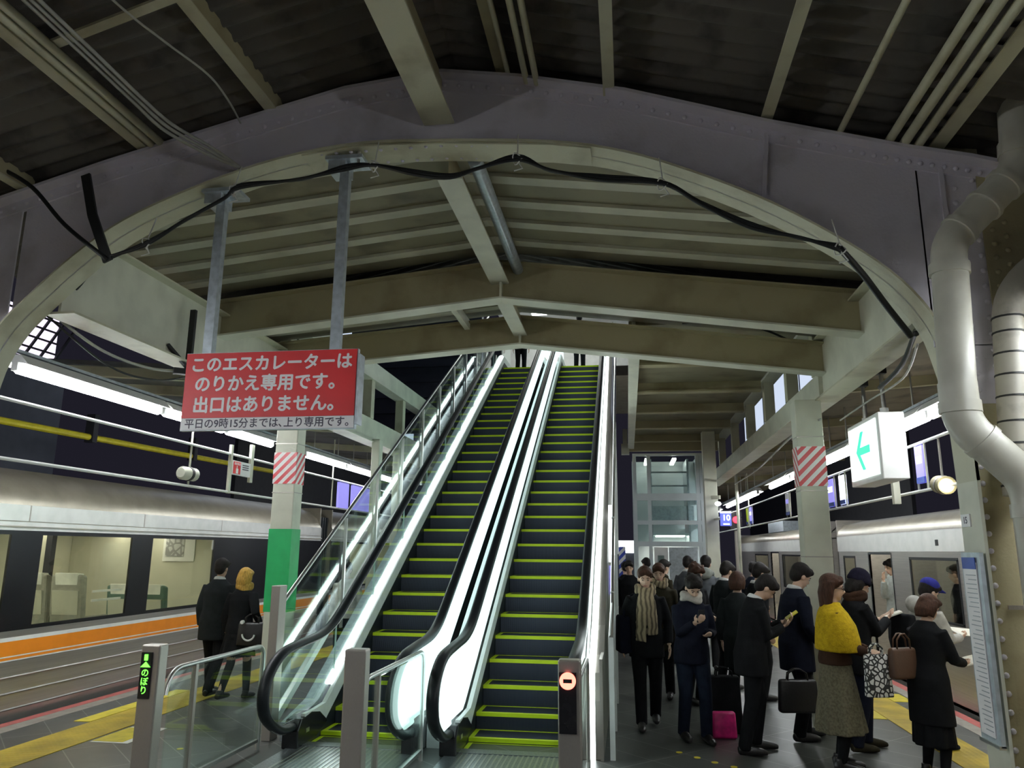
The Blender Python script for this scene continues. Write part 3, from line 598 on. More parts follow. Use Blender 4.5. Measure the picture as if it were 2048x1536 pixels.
# loose cables by the girders
for pts, r, lab in (([(-4.35, 5.5, 4.36), (-4.6, 5.6, 4.12), (-4.85, 5.62, 3.98)], .018, 'black cable curving behind the left foot of the arch'),
                    ([(-4.9, 5.65, 3.95), (-4.78, 6.2, 3.74), (-4.68, 6.8, 3.70), (-4.62, 7.4, 3.80)], .014, 'grey cable sagging below the left girder'),
                    ([(-4.95, 5.7, 3.92), (-4.8, 6.4, 3.62), (-4.7, 7.0, 3.62), (-4.65, 7.5, 3.78)], .01, 'thin black cable sagging lowest below the left girder'),
                    ([(2.12, 5.75, 3.52), (2.35, 6.4, 3.70), (2.5, 7.2, 3.62), (2.55, 8.0, 3.58)], .022, 'dark cable bundle swinging under the right girder'),
                    ([(2.14, 5.8, 3.45), (2.5, 7.2, 3.5), (2.6, 8.6, 3.55), (2.55, 9.5, 3.50)], .01, 'pale cord running along the right girder toward the striped column'),
                    ([(2.3, 9.4, 3.5), (2.42, 11.5, 3.62), (2.40, 14.5, 3.45), (2.38, 17.5, 3.42)], .014, 'grey cord hanging along the lower chord of the right girder'),
                    ([(.75, 9.5, 4.775), (1.05, 9.5, 4.775), (1.4, 9.5, 4.75), (1.75, 9.5, 4.65), (2.0, 9.5, 4.525)], .014, 'black cord lying along the top of the farther gable beam')):
    b = MB(); b.tube(smooth_path(pts, 8), r, 8); tag(b.build('cable', M['cable'] if 'pale' not in lab and 'grey' not in lab else M['cablew'], smooth=True), lab, 'cable')
t = thing('junction_box', 'small white junction box hung in the cables left of the red notice board', 'box', (-4.55, 7.5, 3.45)); b = MB(); b.box(-4.62, -4.46, 7.35, 7.65, 3.42, 3.52); b.build('case', M['white'], t, bev=.01); b = MB(); b.cyl((-4.54, 7.5, 3.52), (-4.54, 7.5, 3.84), .012, 6); b.build('hanger', M['cable'], t)
t = thing('hanger_bracket', 'dark steel hanger with clamp on the left girder', 'bracket', (-4.5, 7.2, 3.9))
b = MB(); b.bar((-4.5, 7.2, 4.42), (-4.5, 7.2, 3.74), .06, .04); b.build('rod', M['cable'], t)
b = MB(); b.bar((-4.5, 7.2, 3.78), (-4.6, 6.95, 3.98), .04, .03); b.bar((-4.6, 7.1, 3.74), (-4.35, 7.3, 3.74), .08, .06); b.build('clamp', M['cable'], t)
# ================================================================== ESCALATORS
SL = .2309 / .4
def nose(n): return (8.393 + .4 * n, 0.0 if n < 0 else .045 if n == 0 else .215 if n == 1 else min(-.028 + .2309 * n, 7.0))
def incl(y, h): return -.028 + SL * (y - 8.393) + h
YT = 20.6
def rail_path():                       # (y, z) of the handrail centre line
    p = [(7.95, .20), (7.55, .23), (7.22, .40), (7.13, .60), (7.22, .80), (7.5, .95), (7.95, .995), (8.45, 1.03), (8.85, 1.14), (9.3, incl(9.3, .885))]
    p = [(v.x, v.y) for v in smooth_path([(a, c, 0) for a, c in p], 4)]
    return p + [(12, incl(12, .885)), (16, incl(16, .885)), (19.6, incl(19.6, .885)), (20.4, 7.75), (21.2, 7.92), (22.2, 7.95)]
RAIL = rail_path()
def line_z(y, h): # curve parallel to the nosing line with easing at both ends
    lo = h + .02; v = incl(y, h)
    return max(lo, v) if y < 19 else min(v, 7.0 + h)
YS = [7.95, 8.2, 8.5, 8.75, 9.0, 9.5, 11, 13, 15, 17, 19, 20, 20.55, 21.2, 22.2]
def escalator(x0, x1, lab, gleft, gright):
    t = thing('escalator', lab, 'escalator', ((x0 + x1) / 2, 8.4, 0), 'pair of escalators')
    # steps: one mesh, copied
    b = MB(); w0, w1 = x0 - t.location.x, x1 - t.location.x
    b.m = 0; b.box(w0, w1, 0, .402, -.02, 0); b.box(w0, w1, .0, .02, -.24, -.02)
    b.m = 1; b.box(w0, w1, -.004, .05, -.034, .004); b.box(w0, w0 + .045, .05, .40, 0, .004); b.box(w1 - .045, w1, .05, .40, 0, .004); b.box(w0, w1, .375, .40, 0, .003)
    me = b.mesh('step'); me.materials.append(M['step']); me.materials.append(M['yellow'])
    for n in range(-1, 33):
        o = bpy.data.objects.new('step', me); COL.objects.link(o); o.parent = t; y, z = nose(n)
        o.location = (0, y - 8.4, z if n >= 0 else -.001)
    b = MB(); b.box(x0 - .12, x1 + .12, 6.2, 8.0, 0, .012); b.box(x0, x1, 7.9, 8.06, .012, .02); b.build('landing_plate', M['plate'], t)
    b = MB()
    for xs in np.arange(x0 + .03, x1, .05): b.box(xs, xs + .02, 6.4, 7.98, .012, .016)
    b.build('comb_ribs', M['steel'], t)
    for s, X, hx, gm in ((-1, x0, x0 - .085, gleft), (1, x1, x1 + .105, gright)):
        # skirt panel beside the steps
        a, c = (X - .012, X - .002) if s < 0 else (X + .002, X + .012)
        lo = [(y, max(0, min(incl(y, -.35), 6.7))) for y in YS]; hi = [(y, line_z(y, .10)) for y in YS]
        b = MB(); b.ribbon(lo, hi, a, c, 'x'); b.build('skirt_panel', M['rubber'], t)
        # inner decking: pale band above the skirt
        a, c = (X - .05, X - .004) if s < 0 else (X + .004, X + .05)
        b = MB(); b.ribbon([(y, line_z(y, .10)) for y in YS], [(y, line_z(y, .285)) for y in YS], a, c, 'x'); b.build('inner_decking', M['deckw'], t)
        # balustrade panel following the handrail
        top = [(y, z - .045) for y, z in RAIL if z > .5 and y > 7.2]; top = [(7.3, .32), (7.2, .5)] + top
        low = []
        for (y, z) in top: low.append((max(y, 7.9), min(line_z(max(y, 7.9), .29), z - .01)) if y > 7.6 else (max(7.62, y + .32), .27))
        b = MB(); b.ribbon(low, top, hx - .006, hx + .006, 'x'); b.build('balustrade_panel', M[gm], t)
        if gm == 'glass':
            for y in (8.9, 10.2, 11.5, 12.8, 14.1, 15.4, 16.7, 18, 19.3):
                b = MB(); z0 = line_z(y, .29); b.box(hx - .008, hx + .008, y - .004, y + .004, z0, line_z(y, .83)); b.build('glass_joint', M['edge'], t)
        # light line along the decking
        if gm == 'glass':
            b = MB(); b.ribbon([(y, line_z(y, .285)) for y in YS[3:-2]], [(y, line_z(y, .31)) for y in YS[3:-2]], hx - .03, hx + .03, 'x'); b.build('light_strip', M['strip'], t)
        b = MB(); b.tube([(hx, y, z - .03) for y, z in RAIL], (.02, .016), 8); b.build('rail_channel', M['steel'], t, smooth=.8)
        b = MB(); b.tube([(hx, y, z) for y, z in RAIL], (.060, .042), 12); b.build('handrail', M['rubber'], t, smooth=.9)
        # newel base box and curved dark skirt behind it
        b = MB(); b.prism([(7.78, 0), (8.22, 0), (8.6, .12), (8.35, .26), (8.12, .30), (7.86, .27), (7.78, .18)], 'x', hx - .085, hx + .085); b.build('newel_base', M['black'], t, bev=.015)
        b = MB(); b.box(hx + (.086 if s < 0 else -.09), hx + (.09 if s < 0 else -.086), 7.98, 8.06, .12, .16); b.build('inlet_plate', M['steel'], t)
    # enclosing side skirts down to the platform
    return t
e_left = escalator(-3.29, -2.25, 'left escalator beside the clear glass guard, running up to the concourse', 'glass', 'panel')
e_right = escalator(-1.68, -.62, 'right escalator with the red no-entry post at its foot', 'panel', 'panel')
# casings of the two trusses
ys = [7.9, 8.6, 9.2, 10, 12, 14, 16, 18, 20, 22]; t = e_right
b = MB(); b.ribbon([(y, 0 if y < 12 else incl(y, -1.9)) for y in ys], [(y, max(.92, incl(y, .78))) for y in ys], -.30, -.27, 'x'); b.build('side_panel', M['post'], t)
ly = [(7.92, .03), (7.93, .55), (8.0, .80), (8.4, .92), (9.0, incl(9.0, .84)), (12, incl(12, .84)), (16, incl(16, .84)), (20, incl(20, .84)), (21, 7.9)]
b = MB(); b.ribbon([(y + .02, z - .04) for y, z in ly], [(y, z) for y, z in ly], -.415, -.35, 'x'); b.build('edge_light', M['strip'], t)
b = MB(); b.ribbon([(y + .02, z - .06) for y, z in ly], [(y, z - .02) for y, z in ly], -.348, -.268, 'x'); b.build('edge_cover', M['post'], t)
b = MB(); b.ribbon([(y, 0 if y < 12 else incl(y, -1.9)) for y in ys], [(y, max(.25, incl(y, .27))) for y in ys], -.50, -.47, 'x'); b.build('inner_panel', M['deckw'], t)
for y in (10.2, 12.6, 15, 17.4):
    b = MB(); b.box(-.27, -.262, y - .01, y + .01, max(.0, incl(y, -1.2)), incl(y, .78)); b.build('seam', M['post'], t)
b = MB(); b.ribbon([(y, incl(y, -1.37)) for y in (12, 16, 20, 22)], [(y, incl(y, -1.33)) for y in (12, 16, 20, 22)], -1.85, -.28, 'x'); b.build('truss_soffit', M['galv'], t)
ys2 = [8.1, 8.7, 9.2, 10, 12, 14, 16, 18, 20, 21, 22]; t = e_left
b = MB(); b.ribbon([(y, 0 if y < 12 else incl(y, -1.35)) for y in ys2], [(y, line_z(y, .16)) for y in ys2], -3.62, -3.46, 'x'); b.build('side_panel', M['galv'], t)
b = MB(); b.ribbon([(y, incl(y, -1.37)) for y in (12, 16, 20, 22)], [(y, incl(y, -1.33)) for y in (12, 16, 20, 22)], -3.6, -2.08, 'x'); b.build('truss_soffit', M['galv'], t)
b = MB(); b.ribbon([(y, 0 if y < 12 else incl(y, -1.35)) for y in ys2], [(y, line_z(y, .30)) for y in ys2], -2.055, -1.87, 'x'); tag(b.build('centre_deck', M['deckw']), 'white casing deck filling the gap between the two escalators', 'casing')
# glass guard outside the left escalator
t = thing('glass_guard', 'clear glass guard with steel posts climbing along the left escalator', 'guard', (-3.78, 9, 0)); gx = -3.76
gy = [8.25, 12, 15, 18, 20.6]
b = MB(); b.ribbon([(y, incl(y, .38)) for y in gy], [(y, incl(y, 1.46)) for y in gy], gx - .006, gx + .006, 'x'); b.build('glass_panel', M['glass'], t)
b = MB(); b.tube([(gx, y, incl(y, 1.48)) for y in gy], .024, 10); b.build('top_rail', M['steel'], t, smooth=.8)
b = MB(); b.ribbon([(y, incl(y, .24)) for y in gy], [(y, incl(y, .34)) for y in gy], gx - .03, gx + .03, 'x'); b.build('bottom_rail', M['deckw'], t)
for y in (10.0, 11.25, 12.5, 13.75, 15.0, 16.25, 17.5, 18.75, 20):
    b = MB(); b.box(gx + .012, gx + .045, y - .02, y + .02, incl(y, .05), incl(y, 1.46)); b.build('post', M['steel'], t)
b = MB(); b.box(gx - .05, gx + .05, 8.06, 8.24, 0, 1.56); b.build('end_post', M['post'], t, bev=.006)
# outer guard on the right side
t = thing('glass_guard', 'narrow glass guard with slim white posts along the right escalator casing', 'guard', (-.2, 8, 0)); gx = -.185
b = MB(); b.ribbon([(7.95, .04), (9, .04), (11, .04), (12.5, .9)], [(7.95, 1.1), (9, 1.35), (11, 2.5), (12.5, 3.35)], gx - .005, gx + .005, 'x'); b.build('glass_panel', M['glass'], t)
b = MB(); b.tube([(gx, 7.95, 1.12), (gx, 9, 1.37), (gx, 14, 4.22), (gx, 20, 7.65)], .022, 8); b.build('top_rail', M['steel'], t)
for y, z0, z1 in ((7.97, 0, 1.12), (9.2, 0, 1.5), (10.8, 0, 2.42), (12.4, .8, 3.3), (14.2, 1.9, 4.3)):
    b = MB(); b.box(gx - .025, gx + .025, y - .025, y + .025, z0, z1); b.build('post', M['deckw'], t)
b = MB(); b.box(-.262, -.212, 11.2, 11.35, 1.8, 2.6); tag(b.build('light_panel', M['whitelit']), 'small upright white lit panel on the right escalator casing', 'panel')
b = MB(); b.box(-.262, -.212, 11.25, 11.35, 1.35, 1.75); tag(b.build('light_panel', M['banner']), 'small violet lit panel below the white one on the casing', 'panel')

# ------------------------------------------------ entry posts and glass barriers
def entry_post(x, y, h, lab):
    t = thing('entry_post', lab, 'post', (x, y, 0)); b = MB(); b.box(x - .08, x + .08, y - .06, y + .06, 0, h); b.build('body', M['post'], t, bev=.012); return t
pl = entry_post(-3.74, 5.92, 1.20, 'steel entry post with green lit up-arrow display at the left')
b = MB(); b.box(-3.805, -3.715, 5.845, 5.862, .80, 1.145); disp = b.build('display', M['black'], pl)
b = MB(); b.prism([(-3.80, 1.035), (-3.72, 1.035), (-3.76, 1.075)], 'y', 5.836, 5.845); b.box(-3.773, -3.747, 5.836, 5.845, 1.085, 1.13); b.build('arrow', M['ledgreen'], disp)
for c, z in (('の', .99), ('ぼ', .925), ('り', .86)): text_mesh('character', c, .066, M['ledgreen'], (-3.76, 5.8445, z), FACE, disp, .0006, .002)
entry_post(-1.985, 5.70, 1.235, 'plain steel entry post between the two escalators')
pr = entry_post(-.425, 5.72, 1.20, 'steel entry post with the red lit no-entry disc at the right')
b = MB(); b.box(-.495, -.375, 5.645, 5.662, .72, 1.12); disp = b.build('display', M['black'], pr)
b = MB(); b.cyl((-.435, 5.634, 1.065), (-.435, 5.645, 1.065), .057, 28); dd = b.build('no_entry_disc', M['ledred'], disp)
b = MB(); b.box(-.466, -.404, 5.630, 5.6345, 1.052, 1.078); b.build('bar', M['black'], dd)
def barrier(x, y0, y1, lab, x2=None):
    x2 = x if x2 is None else x2
    t = thing('glass_barrier', lab, 'barrier', (x, y0, 0)); f = lambda y: x + (x2 - x) * (y - y0) / (y1 - y0)
    rail = [(f(y0), y0, .80)] + arc3((f(y0), y0, .80), (f(y0), y0 + .02, .98), (f(y0 + .2), y0 + .2, .99)) + arc3((f(y1 - .14), y1 - .14, .99), (x2, y1, .99), (x2, y1, .85)) + [(x2, y1, 0)]
    b = MB(); b.tube(rail, .021, 10); b.build('frame', M['steel'], t, smooth=.8)
    b = MB(); b.bar((x, y0, .09), (x2, y1 - .02, .09), .03, .03); b.build('bottom_rail', M['steel'], t)
    b = MB(); b.bar((x, y0 + .05, .53), (x2, y1 - .02, .53), .012, .86); b.build('glass_pane', M['glass'], t)
    b = MB(); ym = y0 + .42; b.box(f(ym) - .02, f(ym) + .02, ym - .02, ym + .02, 0, .98); b.build('post', M['post'], t)
    return t
barrier(-3.68, 6.02, 7.72, 'glass barrier beside the green-lit entry post, left of the left escalator')
barrier(-1.985, 5.79, 7.62, 'glass barrier behind the middle entry post, between the escalators')
barrier(-.395, 5.81, 7.45, 'glass barrier behind the red-lit entry post')

# ================================================================== HANGING SIGN
t = thing('hanging_sign', 'red notice board with white Japanese lettering hung from the arch', 'sign', (-2.6, 5.25, 3.1))
b = MB(); b.box(-3.28, -1.925, 5.22, 5.26, 2.80, 3.395); bd = b.build('board', M['galv'], t)
b = MB(); b.box(-3.275, -1.93, 5.212, 5.219, 2.895, 3.39); rp = b.build('red_panel', M['signred'], t)
b = MB(); b.box(-3.275, -1.93, 5.212, 5.219, 2.805, 2.893); wp = b.build('white_strip', M['signwhite'], t)
for s, z, sz in (('このエスカレーターは', 3.295, .128), ('のりかえ専用です。', 3.145, .132), ('出口はありません。', 2.985, .132)):
    text_mesh('lettering', s, sz, M['signwhite'], (-2.60, 5.2118, z), FACE, rp, .004, .001)
text_mesh('lettering', '平日の9時15分までは､上り専用です｡', .078, M['ink'], (-2.60, 5.2118, 2.847), FACE, wp, .001, .001)
for x, zt in ((-3.15, 4.77), (-2.13, 4.98)):
    b = MB(); b.box(x - .037, x + .037, 5.262, 5.325, 3.35, zt); b.build('post', M['galv'], t)
    b = MB(); b.box(x - .14, x + .16, 5.20, 5.42, zt - .05, zt - .02); b.box(x - .12, x + .02, 5.22, 5.40, zt - .14, zt - .05); br = b.build('bracket', M['galv'], t)
    for bx in (-.10, .12):
        b = MB(); b.cyl((x + bx, 5.24, zt - .08), (x + bx, 5.24, zt + .02), .014, 8); b.build('bolt', M['steel'], br)
b = MB(); b.box(-1.915, -1.90, 5.19, 5.30, 2.83, 3.35); b.build('side_rail', M['galv'], t)

# ================================================================== LIGHTS: the two rows of fluorescent tubes
def lamp(x, y0, y1, z, zc, lab):
    t = thing('fluorescent_lamp', lab, 'lamp', (x, (y0 + y1) / 2, z), 'fluorescent lamps over the platform edges')
    b = MB(); b.tube([(x, y0 + .05, z), (x, y1 - .05, z)], .042, 12); b.build('tube', M['tube'], t, smooth=.8)
    b = MB(); b.prism([(x - .14, z + .035), (x - .03, z + .06), (x + .03, z + .06), (x + .14, z + .035), (x + .05, z + .13), (x - .05, z + .13)], 'y', y0, y1); b.box(x - .03, x + .03, y0, y0 + .04, z - .02, z + .06); b.box(x - .03, x + .03, y1 - .04, y1, z - .02, z + .06); b.build('housing', M['white'], t)
    for y in (y0 + .4, y1 - .4):
        b = MB(); b.cyl((x, y, z + .13), (x, y, zc), .01, 6); b.build('hanger', M['steel'], t)
ords = ('first', 'second', 'third', 'fourth', 'fifth', 'sixth', 'seventh', 'eighth')
for k, (a, c) in enumerate(((-6.2, -3.9), (-3.8, -1.5), (-1.4, .9), (1.0, 3.3), (3.4, 5.7))):  # unseen continuation of both rows, added to light sign and arch from the front
    for x, z, zc, sd in ((-5.5, 3.54, 3.70, 'left'), (3.1, 3.33, 3.49, 'right')):
        lamp(x, a, c, z, zc, '%s-row fluorescent lamp out of the picture, %s' % (sd, ('fifth', 'fourth', 'third', 'second', 'first')[k] + ' behind the first one in view'))
for k, (a, c) in enumerate(((6.05, 8.31), (8.36, 9.8), (9.86, 11.3), (12.55, 14.5), (14.56, 16.2), (16.3, 17.5), (21, 23.3), (25, 27.3))):
    lamp(-5.5, a, c, 3.54, 4.06 if a > 8.3 else 3.70, '%s fluorescent lamp of the row over the left track, counting from the camera' % ords[k])
for k, (a, c) in enumerate(((6.3, 8.27), (8.31, 10.85), (10.9, 12.6), (12.66, 15.1), (15.2, 17.35), (19.0, 21.2), (21.3, 24.8), (27, 29.3))):
    lamp(3.1, a, c, 3.33, 3.98, '%s fluorescent lamp of the row over the right track, counting from the camera' % ords[k])
for x, z, lab in ((-5.5, 3.69, 'thin carrier channel above the left row of lamps'), (3.1, 3.48, 'thin carrier channel above the right row of lamps')):
    b = MB(); b.box(x - .025, x + .025, -7, 30, z + .002, z + .03); tag(b.build('lamp_channel', M['galv']), lab, 'channel')
for x, z, lab in ((-5.5, 3.25, 'thin white rail under the left row of lamps, upper of two'), (-5.5, 2.72, 'thin white rail under the left row of lamps, lower of two'),
                  (3.1, 3.10, 'thin white rail under the right row of lamps, upper of two'), (3.1, 2.60, 'thin white rail under the right row of lamps, lower of two')):
    b = MB(); b.cyl((x, 5.6, z), (x, 32, z), .017, 8); tag(b.build('hanging_rail', M['white']), lab, 'rail', 'hanging rails under the lamps')
# drop rods that carry the rails
for x, zt, zb, ys, side in ((-5.5, 4.0, 2.72, (9.05, 13.9, 18.5), 'left'), (3.1, 3.95, 2.55, (7.2, 14.1, 20.5), 'right')):
    for k, y in enumerate(ys):
        b = MB(); b.cyl((x, y, zb), (x, y, zt), .013, 8); tag(b.build('drop_rod', M['creamw']), '%s drop rod holding the rails on the %s side' % (ords[k], side), 'rod')
b = MB(); b.cyl((-9.2, 6, 3.72), (-9.2, 20, 3.95), .055, 10)
o = tag(b.build('yellow_pipe', M['yrail']), 'long yellow pipe hung in the dark above the left train', 'pipe')
for k, y in enumerate((8.4, 12.0, 15.2)):
    z = 3.72 + (y - 6) * .0164; b = MB(); b.box(-9.28, -9.12, y - .06, y + .06, z - .09, z + .4); tag(b.build('pipe_hanger', M['dark']), '%s dark hanger clamp on the yellow pipe' % ords[k], 'bracket')

# ------------------------------------------------ signs and lamps on the rails
t = thing('box_sign', 'lit white box sign with a green arrow hung over the right platform edge', 'sign', (2.75, 9, 3.05))
b = MB(); b.box(2.62, 2.88, 8.36, 9.5, 2.70, 3.40); b.build('case', M['white'], t, bev=.01)
b = MB(); b.box(2.608, 2.62, 8.44, 9.44, 2.76, 3.35); fc = b.build('face', M['boxface'], t)
b = MB(); b.prism([(9.15, 3.06), (8.95, 3.27), (8.87, 3.27), (9.03, 3.10), (8.68, 3.10), (8.68, 3.02), (9.03, 3.02), (8.87, 2.85), (8.95, 2.85)], 'x', 2.600, 2.608); b.build('arrow', M['arrowgreen'], fc)
for y in (8.55, 9.2):
    b = MB(); b.cyl((2.75, y, 3.40), (2.75, y, 3.98), .022, 10); b.build('hanger', M['steel'], t, smooth=.8)
    b = MB(); b.cyl((2.75, y, 3.40), (2.75, y, 3.47), .045, 10); b.build('socket', M['white'], t, smooth=.8)
    b = MB(); b.box(2.70, 2.80, y - .05, y + .05, 3.84, 3.95); b.build('clamp', M['cable'], t, bev=.01)
b = MB(); b.box(3.01, 3.08, 9.30, 9.38, 2.50, 3.30); tag(b.build('hanging_post', M['creamw']), 'pale square post hanging beside the arrow box sign', 'post')
def banner(x, y, z0, z1, wd, m1, m2, lab):
    t = thing('station_banner', lab, 'sign', (x, y, z0), 'station name boards on the right rails')
    b = MB(); b.box(x - .02, x + .02, y - wd / 2, y + wd / 2, z0, z1); b.build('board', M[m1], t)
    b = MB(); b.box(x - .024, x + .024, y - wd / 2 + .04, y + wd / 2 - .04, z0 + (z1 - z0) * .52, z0 + (z1 - z0) * .72); b.build('white_block', M[m2], t)
    b = MB(); b.box(x - .024, x + .024, y - wd / 2, y + wd / 2, z0, z0 + .06); b.build('base_band', M['blueink'], t)
    for yy in (y - wd / 2 - .02, y + wd / 2 + .02):
        b = MB(); b.cyl((x, yy, 2.6), (x, yy, 3.1), .012, 6); b.build('side_rod', M['creamw'], t)
banner(3.1, 8.65, 2.68, 3.07, .22, 'banner', 'bannerw', 'violet lit station board nearest the round lamp')
banner(3.1, 11.7, 2.64, 3.05, .26, 'bannerw', 'bannerw', 'white lit station board just right of the striped column')
banner(3.1, 12.35, 2.64, 3.05, .36, 'banner', 'bannerw', 'violet lit station board touching the striped column')
banner(3.1, 15.6, 2.66, 3.08, .3, 'signwhite', 'banner', 'pale station board just left of the striped column')
banner(3.1, 20.2, 2.66, 3.06, .3, 'banner', 'bannerw', 'violet station board beside a yellow one, far along the right rails')
banner(3.1, 20.8, 2.66, 3.06, .2, 'yellow', 'yellow', 'yellow station board far along the right rails')
t = thing('hanging_sign', 'violet lit board on the left rails seen through the stair glass, nearer of two', 'sign', (-5.5, 14.6, 2.72)); b = MB(); b.box(-5.52, -5.48, 14.2, 14.75, 2.74, 3.22); b.build('board', M['banner'], t)
t = thing('hanging_sign', 'violet lit board on the left rails seen through the stair glass, farther of two', 'sign', (-5.5, 15.4, 2.72)); b = MB(); b.box(-5.52, -5.48, 14.95, 16.2, 2.74, 3.22); b.build('board', M['banner'], t)
t = thing('hanging_sign', 'small white and red sign with a hand symbol under the left rails', 'sign', (-5.5, 10.3, 2.72))
for ya, yb, za, zb in ((10.03, 10.08, 2.70, 3.38), (10.62, 10.70, 2.90, 3.46)):
    b = MB(); b.box(-5.52, -5.48, ya, yb, za, zb); b.build('post', M['creamw'], t)
b = MB(); b.box(-5.515, -5.485, 10.08, 10.62, 2.97, 3.17); bd = b.build('board', M['signwhite'], t)
b = MB(); b.box(-5.484, -5.479, 10.12, 10.32, 2.985, 3.155); sy = b.build('red_square', M['signred'], bd)
b = MB(); b.box(-5.479, -5.475, 10.19, 10.25, 2.99, 3.06); b.box(-5.479, -5.475, 10.205, 10.222, 3.06, 3.10); b.box(-5.479, -5.475, 10.14, 10.165, 3.11, 3.145); b.box(-5.479, -5.475, 10.185, 10.205, 3.11, 3.145); b.box(-5.479, -5.475, 10.23, 10.25, 3.11, 3.145); b.box(-5.479, -5.475, 10.275, 10.295, 3.11, 3.145); b.build('hand_symbol', M['signwhite'], bd)
b = MB()
for z in (3.12, 3.09, 3.06): b.box(-5.484, -5.479, 10.38, 10.56, z, z + .012)
b.build('text_lines', M['ink'], bd)
t = thing('loudspeaker', 'round grey loudspeaker hung on a rod over the left track', 'loudspeaker', (-5.5, 9.05, 2.9))
b = MB(); b.tube([(-5.5, 8.86, 2.87), (-5.5, 8.9, 2.87), (-5.5, 9.16, 2.87), (-5.5, 9.2, 2.87)], [.06, .085, .085, .06], 16); b.build('body', M['creamw'], t, smooth=.8)
b = MB(); b.tube([(-5.5, 9.0, 2.87), (-5.5, 9.05, 2.87)], .092, 16); b.build('band', M['cable'], t, smooth=.8)
t = thing('round_lamp', 'round warm lamp with a brown drum case hung over the right track', 'lamp', (3.1, 8.05, 2.62))
b = MB(); b.tube([(3.1, 8.04, 2.605), (3.1, 8.24, 2.63)], .088, 20); b.build('drum', M['khaki'], t, smooth=.8)
b = MB(); b.ell((3.09, 8.03, 2.603), (.065, .02, .065)); b.build('lens', M['warm'], t, smooth=True)
b = MB(); b.tube([(3.1, 8.12, 2.61), (3.1, 8.15, 2.62)], .095, 20); b.cyl((3.1, 8.14, 2.7), (3.1, 8.14, 3.1), .012, 6); b.build('bracket', M['post'], t)
t = thing('number_sign', 'blue box sign with the number 10 on the column by the lift', 'sign', (2.1, 17, 2.6))
b = MB(); b.box(1.98, 2.19, 16.95, 17.15, 2.50, 2.79); b.build('case', M['bluebox'], t)
b = MB(); b.bar((2.0, 17.1, 2.65), (1.9, 17.5, 2.65), .04, .04); b.build('arm', M['creamw'], t)
text_mesh('number', '10', .17, M['bannerw'], (2.085, 16.949, 2.66), FACE, t, .004, .003)
b = MB(); b.box(1.98, 2.19, 16.94, 17.15, 2.76, 2.80); b.box(2.02, 2.15, 16.944, 16.95, 2.52, 2.545); b.build('light_bar', M['bannerw'], t)
t = thing('track_signal', 'glowing red track signal far along the right track', 'signal', (3.3, 24.7, 2.9))
b = MB(); b.cyl((3.3, 24.5, 2.92), (3.3, 24.45, 2.92), .10, 20); b.build('lens', M['signal'], t)
b = MB(); b.box(3.12, 3.48, 24.5, 24.75, 2.6, 3.2); b.build('case', M['black'], t)
b = MB(); b.cyl((3.3, 24.65, 0), (3.3, 24.65, 2.6), .05, 10); b.build('post', M['post'], t)
t = thing('signal_pole', 'thin pole with cross arms far along the right track', 'pole', (2.75, 20, 2.6)); b = MB(); b.cyl((2.75, 20, 0), (2.75, 20, 3.9), .04, 8); b.build('pole', M['creamw'], t)
t = thing('route_board', 'tall narrow route board in a steel frame on the right riveted column', 'sign', (2.09, 5.3, .85))
b = MB(); b.box(2.10, 2.125, 5.10, 5.36, .86, 1.96); b.build('frame', M['galv'], t)
b = MB(); b.box(2.094, 2.10, 5.15, 5.335, .90, 1.90); sh = b.build('sheet', M['signwhite'], t)
b = MB(); b.box(2.090, 2.094, 5.15, 5.335, 1.86, 1.93); b.build('heading', M['blueink'], sh)
b = MB(); rnd = random.Random(3)
for i in range(34):
    z = .93 + i * .027; ln = .08 + rnd.random() * .07; b.box(2.092, 2.094, 5.165, 5.165 + ln, z, z + .005)
b.build('text_lines', M['inkgrey'], sh)
b = MB(); b.box(2.088, 2.125, 5.10, 5.36, .85, .87); b.build('tray', M['steel'], t)
t = thing('number_label', 'small white label reading 15 on the pale flange of the right column', 'label', (2.15, 5.37, 2.17))
b = MB(); b.box(2.152, 2.16, 5.30, 5.43, 2.12, 2.20); b.build('plate', M['signwhite'], t)
text_mesh('number', '15', .06, M['ink'], (2.1515, 5.365, 2.16), (PI / 2, 0, -PI / 2), t, .001, .001)
b = MB(); b.box(-.2, -.05, 17.9, 18.0, 0, 2.05); tag(b.build('striped_panel', M['bluestripe']), 'blue and white diagonally striped panel beside the far end of the casing', 'panel')
t = thing('lit_kiosk', 'bright white lit kiosk front far behind the waiting crowd left of the lift', 'kiosk', (.15, 26, 0)); b = MB(); b.box(-.3, .3, 26, 26.4, 1.9, 2.3); b.build('light_box', M['whitelit'], t); b = MB(); b.box(-.6, .6, 26.05, 26.4, 0, 1.9); b.build('counter', M['louvre'], t)

# ================================================================== LIFT TOWER
t = thing('lift_tower', 'glass lift tower with pale blue-grey steel frame behind the crowd', 'lift', (1.05, 20, 0))
X0, X1, Y0, Y1 = .22, 1.9, 20, 21.8
b = MB()
for x in (X0, X0 + .36, X1 - .10, X1): b.box(x - .045, x + .045, Y0 - .05, Y0 + .05, 0, 4.42)
for x in (X0, X1): b.box(x - .05, x + .05, Y1 - .05, Y1 + .05, 0, 4.42)
for z, h in ((3.22, .18), (2.62, .10), (2.08, .12), (4.36, .06)):
    b.box(X0, X1, Y0 - .044, Y0 + .04, z, z + h); b.box(X0 - .04, X0 + .04, Y0, Y1, z, z + h); b.box(X1 - .04, X1 + .04, Y0, Y1, z, z + h)
b.build('frame', M['facade'], t)
b = MB(); b.box(X0, X1, Y0 - .006, Y0 + .006, 2.2, 4.4); b.box(X0 - .006, X0 + .006, Y0, Y1, .1, 4.4); b.build('glass', M['lift_glass'], t)
